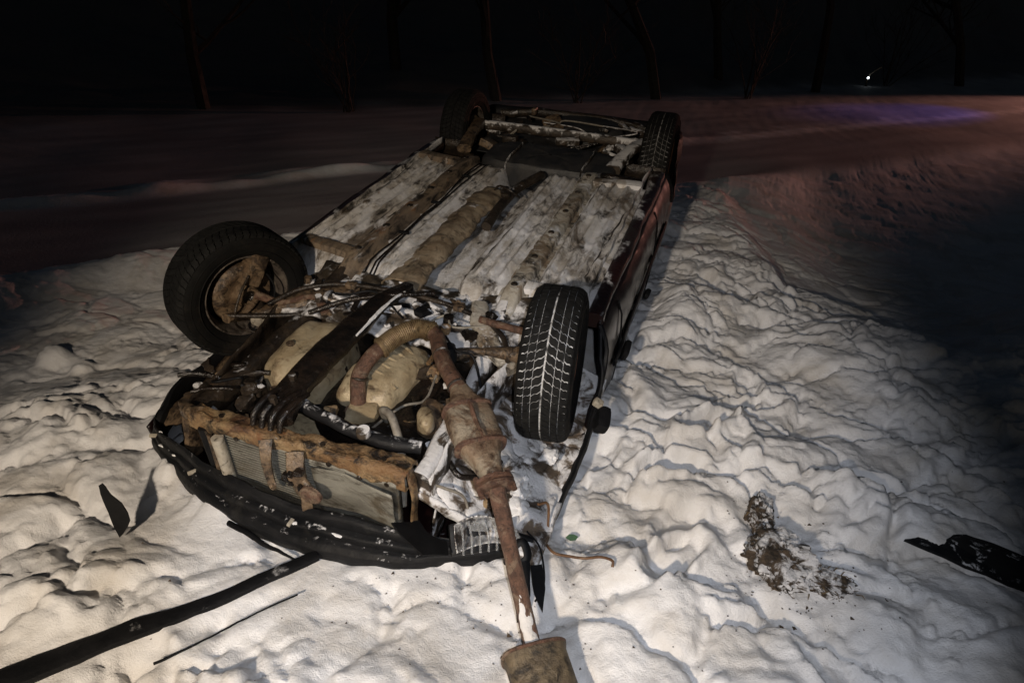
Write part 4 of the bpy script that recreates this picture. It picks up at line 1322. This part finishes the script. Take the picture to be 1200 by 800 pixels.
for k in range(120):
    # behind the engine and around the gearbox
    r = rr.random()
    if r < 0.42:
        x, y, z = rr.uniform(-0.50, 0.42), rr.uniform(0.02, 0.27), rr.uniform(-0.07, 0.015)
    elif r < 0.62:
        x, y, z = rr.uniform(-0.56, -0.34), rr.uniform(-0.56, -0.25), rr.uniform(-0.22, -0.07)
    elif r < 0.80:
        x, y, z = rr.uniform(0.22, 0.46), rr.uniform(-0.50, 0.0), rr.uniform(-0.20, -0.08)
    elif r < 0.9:
        x, y, z = rr.uniform(-0.30, 0.05), rr.uniform(-0.56, -0.40), rr.uniform(-0.12, -0.04)
    else:
        x, y, z = rr.uniform(0.46, 0.68), rr.uniform(-0.58, -0.36), rr.uniform(-0.30, -0.20)
    sz = (rr.uniform(0.025, 0.085), rr.uniform(0.015, 0.06), rr.uniform(0.006, 0.028))
    m = rr.choice(['dark', 'dark', 'oily', 'brown', 'dark_snow', 'oily', 'rust_tan', 'plastic', 'dark_snow'])
    kind = rr.random()
    if kind < 0.6:
        rbox(rr.choice(["bracket", "mounting_lug", "cover_plate"]), sz, (x, y, z), m, CAR, (rr.uniform(-.7, .7), rr.uniform(-.7, .7), rr.uniform(0, 3)), 0.30, 2, 0.014, 22)
    elif kind < 0.8:
        d = Vector((rr.uniform(-1, 1), rr.uniform(-1, 1), rr.uniform(-0.3, 0.4))).normalized()
        c = Vector((x, y, z))
        tube("stay_rod", [c - d * 0.07, c + Vector((0, 0, 0.012)), c + d * 0.07], rr.uniform(0.005, 0.012), m, CAR, 7, smooth_n=4, wobble=0.003)
    else:
        V, F = tube_vf([(x, y, z), (x + 0.004, y, z + 0.03)], [rr.uniform(0.010, 0.022)], 6 if kind < 0.9 else 14)
        build("bolt", V, F, m, CAR)

# --- bumper, headlamp, front wings ------------------------------------
OUT = [(-0.845, -0.40, -0.42), (-0.825, -0.53, -0.43), (-0.735, -0.615, -0.42), (-0.562, -0.697, -0.405), (-0.400, -0.752, -0.39), (-0.168, -0.800, -0.374), (0.031, -0.826, -0.362),
       (0.189, -0.818, -0.357), (0.438, -0.765, -0.356), (0.658, -0.665, -0.364), (0.779, -0.585, -0.371), (0.850, -0.47, -0.38)]
RIM = [(-0.790, -0.40, -0.30), (-0.755, -0.535, -0.29), (-0.650, -0.615, -0.26), (-0.493, -0.660, -0.25), (-0.370, -0.690, -0.25), (-0.124, -0.722, -0.245), (0.045, -0.728, -0.25),
       (0.17, -0.722, -0.25), (0.40, -0.695, -0.255), (0.600, -0.655, -0.275), (0.735, -0.575, -0.30), (0.815, -0.47, -0.33)]
OUTC = catmull(OUT, 12)
RIMC = catmull(RIM, 12)


def bump_fn(u, v):
    prof = [(0.03, -0.25), (0.0, 0.0), (0.10, 0.05), (0.24, 0.0), (0.30, -0.06), (0.33, -0.34), (0.52, -0.38), (0.57, -0.42), (0.60, -0.62), (0.80, -0.66), (0.86, -0.70), (0.97, -0.80), (1.0, -1.0), (0.97, -1.25)]
    k = v * (len(prof) - 1)
    i = min(int(k), len(prof) - 2)
    fr = prof[i][0] + (prof[i + 1][0] - prof[i][0]) * (k - i)
    zz = prof[i][1] + (prof[i + 1][1] - prof[i][1]) * (k - i)
    a, b = along(RIMC, u), along(OUTC, u)
    p = a.lerp(b, fr)
    p.z = a.z + zz * (a.z - b.z)
    p.y += 0.004 * math.sin(u * 23 + v * 2)
    p.z += 0.006 * math.sin(u * 31) * (1 - v)
    return p


V, F = grid_vf(bump_fn, 110, 39)
V = wob(V, 0.006, 9, 2.2)
bo = build("front_bumper", V, F, 'bumper', CAR)
md = bo.modifiers.new("thickness", 'SOLIDIFY')
md.thickness = 0.007
md.offset = -1
# torn lower lip lying on the snow in front of it
V = []
lipP = []
for k in range(41):
    t = k / 40
    p = along(OUTC, 0.36 + 0.26 * t).copy()
    p.y -= 0.012 + 0.030 * t ** 3
    p.z -= 0.004
    lipP.append(p)
tube("torn_lip", lipP, [(0.003, 0.006), (0.010, 0.006), (0.012, 0.006), (0.008, 0.005), (0.005, 0.004), (0.002, 0.002)], 'plastic', bo, 8, smooth_n=0, wobble=0.004)
for u in (0.16, 0.34, 0.55):
    p = bump_fn(u, 0.5)
    rbox("bumper_clip", (0.03, 0.014, 0.012), p + Vector((0, -0.002, 0.006)), 'pale', bo, (0.3, 0.1, u * 3), 0.3, 0)
# torn flap over the bumper by the headlamp
plate("torn_flap", [(0, 0), (0.16, -0.02), (0.20, 0.05), (0.15, 0.10), (0.09, 0.075), (0.03, 0.10)], 0.004, 'plastic', CAR, 0.01,
      Matrix.Translation((0.40, -0.72, -0.215)) @ Matrix.Rotation(-0.35, 4, 'Z') @ Matrix.Rotation(-0.5, 4, 'X'), 2)
# headlamp unit, glass broken
HL = Matrix.Translation((0.690, -0.645, -0.225)) @ Matrix.Rotation(0.52, 4, 'Z') @ Matrix.Rotation(0.62, 4, 'X') @ Matrix.Rotation(0.12, 4, 'Y')
def refl(u, v):
    x = -0.095 + 0.19 * u * (1 - 0.25 * v)
    y = -0.042 + 0.084 * v + 0.02 * math.sin(u * 3)
    d = math.hypot(x / 0.115, y / 0.055)
    return HL @ Vector((x, y, -0.05 * max(0, 1 - (2 * u - 1) ** 2) * max(0, 1 - (2 * v - 1) ** 2) + 0.002 * math.sin(u * 60)))
hl = solid_sheet("headlamp", refl, 40, 14, 'chrome', CAR, 0.003)
V, F = rbox_vf((0.21, 0.10, 0.03), 0.3, 2)
build("headlamp_housing", [HL @ (v + Vector((0, 0, -0.055))) for v in V], F, 'plastic', hl)
for k in range(5):
    x = -0.075 + 0.027 * k
    V, F = tube_vf([HL @ Vector((x, -0.05, 0.006)), HL @ Vector((x + 0.004, 0.0, 0.014)), HL @ Vector((x, 0.05, 0.006))], 0.0035, 6)
    build("lens_rib", V, F, 'lens', hl)
for k, (ox, oy, pts) in enumerate(((-0.05, 0.02, [(0, 0), (0.06, -0.01), (0.05, 0.03), (0.01, 0.025)]), (0.04, -0.03, [(0, 0), (0.07, 0.01), (0.05, 0.05), (0.02, 0.03)]))):
    plate("broken_glass", pts, 0.003, 'lens', hl, 0, HL @ Matrix.Translation((ox, oy, 0.016)) @ Matrix.Rotation(0.15 * (k + 1), 4, 'X'))
# wing edges of the right front: dark folded lip from the sill down to the lamp
tube("wing_edge", [side_pt(1, 0.36, 0.02), (0.862, 0.20, -0.24), (0.870, 0.0, -0.33), (0.862, -0.2, -0.345), (0.845, -0.42, -0.365), (0.80, -0.58, -0.35), (0.76, -0.64, -0.33)], [(0.010, 0.02), (0.012, 0.026), (0.014, 0.03), (0.012, 0.026), (0.012, 0.02)], 'plastic', CAR, 10, wobble=0.008, wf=9)
tube("wing_edge", [side_pt(-1, 0.30, 0.02), (-0.83, 0.10, -0.32), (-0.845, -0.15, -0.35), (-0.825, -0.35, -0.33), (-0.765, -0.50, -0.33), (-0.74, -0.585, -0.37)], [(0.012, 0.02), (0.02, 0.04), (0.024, 0.05), (0.03, 0.06), (0.02, 0.05)], 'plastic', CAR, 10, wobble=0.010, wf=9)
def wing_in(u, v):
    y = -0.56 + 0.60 * u
    return Vector((-0.83 + 0.30 * v + 0.05 * (1 - u), y, -0.34 + 0.15 * v + 0.02 * math.sin(u * 9)))
solid_sheet("wing_liner", wing_in, 18, 10, 'brown', CAR, 0.006, 0.016, 9)
# side trim stubs and black plastic debris (no mirror) on the right flank
housing = rbox("plastic_housing", (0.055, 0.10, 0.075), (0.915, 0.015, -0.235), 'plastic', CAR, (0.3, 0.3, 0.2), 0.42, 2, 0.006)
rbox("housing_foot", (0.04, 0.03, 0.03), (0.885, 0.055, -0.19), 'pale', housing, (0.1, 0.5, 0.1), 0.3, 1, 0.004)
rbox("trim_clip", (0.03, 0.09, 0.06), (0.895, 0.66, -0.36), 'plastic', CAR, (0.2, 0.3, 0.1), 0.4, 2, 0.006)
rbox("trim_clip", (0.03, 0.06, 0.035), (0.895, 1.28, -0.40), 'plastic', CAR, (0.2, 0.3, 0.1), 0.4, 2, 0.006)
# black straps and torn flaps at the right front corner
tube("strap", [(0.70, -0.585, -0.26), (0.76, -0.59, -0.25), (0.83, -0.575, -0.27)], [(0.012, 0.005)], 'plastic', CAR, 8)
tube("strap", [(0.77, -0.64, -0.28), (0.80, -0.60, -0.26), (0.83, -0.63, -0.29), (0.80, -0.67, -0.31)], [(0.014, 0.006)], 'plastic', CAR, 8)
plate("torn_flap", [(-0.025, 0), (0.03, 0.0), (0.038, -0.10), (0.012, -0.185), (-0.004, -0.19), (-0.016, -0.10)], 0.006, 'plastic', CAR, 0.006,
      Matrix.Translation((0.815, -0.655, -0.285)) @ Matrix.Rotation(0.28, 4, 'Z') @ Matrix.Rotation(0.20, 4, 'X'), 2)
plate("torn_flap", [(-0.018, 0), (0.022, 0.0), (0.026, -0.08), (0.010, -0.15), (-0.010, -0.09)], 0.006, 'plastic', CAR, 0.006,
      Matrix.Translation((0.862, -0.640, -0.30)) @ Matrix.Rotation(0.38, 4, 'Z') @ Matrix.Rotation(0.12, 4, 'X'), 2)
_inv = C2W.inverted()
wp = [_inv @ Vector(p) for p in [(0.80, -0.44, 0.16), (0.825, -0.40, 0.13)] + [(x, y, max(gz(x, y), gz(x + 0.03, y), gz(x - 0.03, y), gz(x, y - 0.03)) + 0.014) for x, y in
      ((0.835, -0.43), (0.845, -0.475), (0.885, -0.515), (0.93, -0.50), (0.98, -0.485), (1.03, -0.485), (1.07, -0.50), (1.075, -0.515))]]
tube("loose_wire", wp, 0.0045, 'wire', CAR, 8)
tube("loose_wire", [(0.80, -0.55, -0.27), (0.855, -0.58, -0.29), (0.895, -0.65, -0.33), (0.90, -0.70, -0.345), (0.89, -0.73, -0.35)], 0.0032, 'plastic', CAR, 6)


# --- snow that lies in and on the car ------------------------------------
def lumps(name, spots, parent, mat, label):
    V, F = [], []
    for (x, y, z, rx, ry, rz, sd) in spots:
        b = len(V)
        bm = bmesh.new()
        bmesh.ops.create_icosphere(bm, subdivisions=3 if max(rx, ry) > 0.025 else 2, radius=1.0)
        bm.verts.index_update()
        for v in bm.verts:
            n = 1 + 0.55 * mnoise.noise(v.co * 1.6 + Vector((sd, sd, sd))) + 0.40 * mnoise.noise(v.co * 3.9 + Vector((sd, 0, sd)))
            V.append(Vector((x + v.co.x * rx * n, y + v.co.y * ry * n, z + v.co.z * rz * n)))
        F += [tuple(b + v.index for v in f.verts) for f in bm.faces]
        bm.free()
    o = build(name, V, F, mat, parent)
    return o


sp = []
r3 = random.Random(4)
for k in range(16):       # behind the engine along the front of the floor
    sp.append((r3.uniform(-0.48, 0.48), r3.uniform(0.08, 0.34), r3.uniform(-0.045, 0.004), r3.uniform(.006, .026), r3.uniform(.006, .022), r3.uniform(.004, .012), k * 1.3))
for k in range(40):       # right hand inner wing, below the wheel
    sp.append((r3.uniform(0.46, 0.78), r3.uniform(-0.58, 0.30), r3.uniform(-0.31, -0.24), r3.uniform(.01, .04), r3.uniform(.01, .04), r3.uniform(.008, .02), k * 2.1))
for k in range(7):       # along the bumper and radiator foot
    p = bump_fn(r3.uniform(0.15, 0.85), r3.choice((0.12, 0.16, 0.5, 0.55)) + r3.uniform(-0.03, 0.03))
    sp.append((p.x, p.y, p.z + 0.002, r3.uniform(.006, .022), r3.uniform(.003, .007), r3.uniform(.002, .005), k * 1.9))
sl = lumps("snow_lumps", sp, CAR, 'snow_clean', '')
tag(sl, kind='stuff')


def well(u, v):
    x = 0.44 + 0.425 * u
    y = -0.62 + 0.98 * v
    b = abs(mnoise.noise(Vector((x * 5, y * 5, 3)))) + 0.5 * abs(mnoise.noise(Vector((x * 12, y * 12, 8))))
    z = -0.335 + 0.17 * (1 - u) ** 1.4 + 0.055 * (b - 0.35) - 0.03 * math.sin(v * 3.1)
    return Vector((x, y, z))
def bay(u, v):
    x = -0.52 + 1.06 * u
    y = 0.00 + 0.37 * v
    q = Vector((x * 4.5, y * 4.5, 5))
    b = abs(mnoise.noise(q)) + 0.6 * abs(mnoise.noise(q * 2.3)) + 0.3 * mnoise.noise(q * 5)
    return Vector((x, y, -0.058 + 0.040 * b - 0.02 * math.sin(u * 3.14) + 0.035 * v + 0.03 * sstep(x, 0.2, 0.5)))
bs_ = solid_sheet("bay_debris", bay, 130, 46, 'bay', CAR, 0.02)
tag(bs_, kind='stuff')
ws = solid_sheet("wheel_well_snow", well, 70, 120, 'well', CAR, 0.03)
tag(ws, kind='stuff')

# ------------------------------------------------------------------ wreckage and dirt on the snow
def on_snow(x, y, dz=0.0):
    return Vector((x, y, gz(x, y) + dz))


# long black strip, half buried
a_, b_ = Vector((-0.42, -1.50)), Vector((0.155, -0.775))
st = []
for k in range(15):
    p = a_.lerp(b_, k / 14)
    st.append(Vector((p.x, p.y, 0.012 - 0.014 * math.exp(-((k - 9.0) / 2.2) ** 2))))
o = tube("plastic_strip", st, [(0.040, 0.012), (0.040, 0.013), (0.034, 0.012), (0.026, 0.012), (0.022, 0.011), (0.020, 0.010)], 'strip', None, 12, smooth_n=3, power=4, up=(0, 0, 1), wobble=0.004)
tag(o, "long straight black plastic strip half buried in the snow, pointing at the bumper", "trim strip")
a_, b_ = Vector((-0.035, -1.25)), Vector((0.185, -0.925))
st = [Vector((a_.lerp(b_, t).x, a_.lerp(b_, t).y, 0.012)) + Vector((0.004 * math.sin(t * 7), 0, 0)) for t in np.linspace(0, 1, 9)]
o = tube("thin_stick", st, [0.0045, 0.003, 0.003, 0.0025, 0.003], 'plastic', None, 6, smooth_n=2, wobble=0.0015, wf=30)
tag(o, "thin dark rod lying on the snow alongside the long black strip", "stick")
c = on_snow(-0.515, -0.945, 0.012)
o = plate("plastic_shard", [(0.012, 0.0), (-0.002, 0.03), (-0.016, 0.085), (-0.036, 0.15), (-0.040, 0.180), (-0.028, 0.188), (-0.018, 0.178), (-0.004, 0.150), (0.030, 0.120), (0.046, 0.085), (0.050, 0.060), (0.040, 0.035), (0.024, 0.012)], 0.005, 'plastic', None, 0.004,
          Matrix.Translation(c) @ Matrix.Rotation(0.35, 4, 'Z') @ Matrix.Rotation(1.25, 4, 'X'), 2)
tag(o, "small jagged black shard stuck upright in the snow near the bumper's far end", "shard")
# black bumper piece on the right
c = on_snow(2.20, -0.02, 0.035)
o = plate("bumper_fragment", [(-0.20, 0.0), (-0.15, 0.035), (-0.085, 0.035), (-0.055, 0.085), (-0.02, 0.105), (0.06, 0.10), (0.40, 0.06), (0.40, -0.05), (0.10, -0.045), (-0.08, -0.02)], 0.014, 'bumper', None, 0.009,
          Matrix.Translation(c) @ Matrix.Rotation(-0.16, 4, 'Z') @ Matrix.Rotation(0.22, 4, 'X'), 2)
tag(o, "broken black bumper fragment lying flat on the snow beyond the dirt clods", "car part")
c = on_snow(2.36, -0.20, 0.01)
o = plate("plastic_scrap", [(-0.07, 0), (-0.05, 0.06), (0.05, 0.07), (0.12, 0.0), (0.02, -0.05)], 0.008, 'plastic', None, 0.006,
          Matrix.Translation(c) @ Matrix.Rotation(0.4, 4, 'Z') @ Matrix.Rotation(0.4, 4, 'X'), 2)
tag(o, "little black plastic scrap beside the broken bumper fragment", "scrap")


def clod(name, x, y, rx, ry, rz, mat, sd, label, cat, grp=None):
    zs = [gz(x + dx, y + dy) for dx in (-rx, 0, rx) for dy in (-ry, 0, ry)]
    e = empty(name, (x, y, sum(zs) / 9 * 0.4 + max(zs) * 0.6 + 0.01))
    bm = bmesh.new()
    bmesh.ops.create_icosphere(bm, subdivisions=5, radius=1.0)
    V = []
    bm.verts.index_update()
    for v in bm.verts:
        q = v.co * 1.5 + Vector((sd, sd * 2, 0))
        n = 1 + 0.34 * mnoise.noise(q) + 0.22 * mnoise.noise(q * 2.7) + 0.13 * mnoise.noise(q * 7) + 0.07 * mnoise.noise(q * 17)
        V.append(Vector((v.co.x * rx * n, v.co.y * ry * n, v.co.z * rz * n + rz * 0.45)))
    F = [tuple(v.index for v in f.verts) for f in bm.faces]
    bm.free()
    build("lump", V, F, mat, e)
    tag(e, label, cat, grp)
    return e


def grass(e, n, rx, ry, h, sd, mat='dry_grass'):
    r = random.Random(sd)
    V, F = [], []
    for k in range(n):
        x, y = r.gauss(0, rx * 0.5), r.gauss(0, ry * 0.5)
        d = Vector((r.uniform(-1, 1) + 0.5, r.uniform(-1, 1), r.uniform(0.05, 0.6))).normalized()
        L = h * r.uniform(0.5, 1.2)
        p0 = Vector((x, y, 0.02))
        p1 = p0 + d * L * 0.6
        p2 = p0 + d * L - Vector((0, 0, L * 0.35))
        vv, ff = tube_vf([p0, p1, p2], [0.0022, 0.0018, 0.0006], 3)
        b = len(V)
        V += vv
        F += [tuple(b + i for i in f) for f in ff]
    o = build("grass_blades", V, F, mat, e)
    o['kind'] = 'stuff'


c1 = clod("dirt_clod", 1.525, -0.06, 0.042, 0.085, 0.045, 'dirt', 1.0, "small brown lump of frozen soil behind the snow-covered clod", "dirt clod")
grass(c1, 14, 0.06, 0.06, 0.035, 3)
c2 = clod("dirt_clod", 1.585, -0.275, 0.105, 0.115, 0.070, 'dirt', 2.3, "largest dirt clod, snow on its top and dark soil around its rim", "dirt clod")
grass(c2, 26, 0.10, 0.10, 0.035, 4)
c3 = clod("turf_tuft", 1.715, -0.315, 0.085, 0.042, 0.030, 'dirt', 4.1, "brown turf torn up with dry grass beside the largest dirt clod", "turf")
grass(c3, 40, 0.08, 0.045, 0.045, 5)
# leaf and grit
c = on_snow(0.905, -0.355, 0.012)
o = plate("leaf", [(-0.018, 0), (-0.006, 0.010), (0.008, 0.009), (0.020, 0.002), (0.012, -0.008), (-0.004, -0.009)], 0.0012, 'leaf', None, 0.0,
          Matrix.Translation(c) @ Matrix.Rotation(0.4, 4, 'Z') @ Matrix.Rotation(0.6, 4, 'X') @ Matrix.Scale(1.2, 4))
tag(o, "tiny green leaf scrap on the snow beside the loose wire", "leaf")
V, F = [], []
r5 = random.Random(8)
for k in range(420):
    if k < 110:
        x, y = r5.gauss(0.75, 0.22), r5.gauss(-0.72, 0.12)
    elif k < 310:
        x, y = r5.gauss(1.64, 0.13), r5.gauss(-0.27, 0.13)
    else:
        x, y = r5.uniform(-1.0, 2.8), r5.uniform(-1.4, 2.2)
    z = gz(x, y)
    sz = r5.uniform(0.0015, 0.0045) * (1.9 if r5.random() < 0.08 else 1)
    b = len(V)
    for ax in ((1, 0, 0), (-0.6, 0.9, 0.1), (-0.5, -0.8, 0.2), (0.1, 0, 1)):
        V.append(Vector((x + ax[0] * sz * r5.uniform(.6, 1.6), y + ax[1] * sz * r5.uniform(.6, 1.6), z + 0.001 + ax[2] * sz)))
    F += [(b, b + 1, b + 2), (b, b + 1, b + 3), (b + 1, b + 2, b + 3), (b + 2, b, b + 3)]
o = build("grit", V, F, 'soil', None, smooth=False)
tag(o, "dark specks of grit scattered over the snow round the wreck", "grit", kind='stuff')

# ------------------------------------------------------------------ far verge: bare trees, shrubs, lamp
def bare_tree(name, x, y, h, seed, label, cat, shrub=False, group=None):
    r = random.Random(seed)
    e = empty(name, on_snow(x, y, -0.05))
    tv, tf, bv, bf = [], [], [], []

    def add(V, F, vv, ff):
        b = len(V)
        V += vv
        F += [tuple(b + i for i in f) for f in ff]

    def branch(p, d, L, rad, depth):
        pts = [p]
        q, dd = p, d
        n = 4
        for k in range(n):
            dd = (dd + Vector((r.uniform(-.25, .25), r.uniform(-.25, .25), r.uniform(-.05, .16)))).normalized()
            q = q + dd * L / n
            pts.append(q)
        vv, ff = tube_vf(pts, [rad, rad * 0.55], 6 if depth == 0 else 4)
        (add(tv, tf, vv, ff) if depth == 0 else add(bv, bf, vv, ff))
        if depth < 3:
            m = r.randint(4, 7) if depth < 2 else r.randint(3, 5)
            for k in range(m):
                i = r.randint(1, n)
                nd = (dd * 0.6 + Vector((r.uniform(-1, 1), r.uniform(-1, 1), r.uniform(-0.1, 0.8)))).normalized()
                branch(pts[i], nd, L * r.uniform(0.4, 0.65), max(rad * 0.45, 0.004), depth + 1)
    if shrub:
        for k in range(6):
            d = Vector((r.uniform(-.6, .6), r.uniform(-.6, .6), 1)).normalized()
            branch(Vector((r.uniform(-.15, .15), r.uniform(-.15, .15), 0)), d, h * r.uniform(.5, .8), 0.016, 1)
        build("stem", *tube_vf([(0, 0, -0.05), (0.03, 0, h * .3), (0.0, 0.05, h * .6)], [0.03, 0.012], 6), 'bark', e)
    else:
        branch(Vector((0, 0, 0)), Vector((r.uniform(-.08, .08), r.uniform(-.08, .08), 1)), h * .62, 0.05 + h * 0.012, 0)
        build("trunk", tv, tf, 'bark', e)
    build("branches" if shrub else "crown", bv, bf, 'bark', e)
    tag(e, label, cat, group)


trees = [(-10.5, 4.6, 5.0, 0), (-8.2, 7.6, 6.0, 0), (-6.0, 9.0, 2.2, 1), (-4.0, 11.8, 6.5, 0), (-2.4, 12.6, 2.4, 1), (-0.8, 14.2, 7.0, 0), (1.2, 15.6, 2.6, 1), (3.0, 18.2, 7.0, 0), (5.2, 21.5, 2.8, 1), (7.6, 23.0, 7.5, 0),
         (-6.6, 12.0, 7.0, 0), (0.4, 18.0, 7.5, 0)]
for k, (x, y, h, sh) in enumerate(trees):
    if sh:
        bare_tree("bare_shrub", x, y, h, 40 + k, "low leafless shrub on the dark far verge of the road", "shrub", True, "shrubs along the far verge")
    else:
        bare_tree("bare_tree", x, y, h, 40 + k, "tall leafless tree in the dark beyond the road", "tree", False, "trees beyond the road")

# small lit lamp far up the road
lx, ly = 4.62, 21.0
base = gz(lx, ly)
lp = empty("marker_lamp", (lx, ly, base))
tube("post", [(0, 0, -0.05), (0, 0, 0.30)], 0.03, 'dark', lp, 8, smooth_n=3)
tube("bracket_arm", [(0, 0, 0.28), (0.12, 0, 0.42), (0.30, 0.02, 0.55)], 0.018, 'pale', lp, 8)
V, F = lathe_vf([(-0.05, 0.001), (-0.05, 0.045), (0.0, 0.07), (0.045, 0.055), (0.06, 0.001)], 16)
build("lamp_glass", [Vector((v.y * 0.5, v.x - 0.06, v.z * 0.5 + 0.24)) for v in V], F, 'lamp', lp)
tag(lp, "small white lamp glowing far off beside the dark road", "lamp")
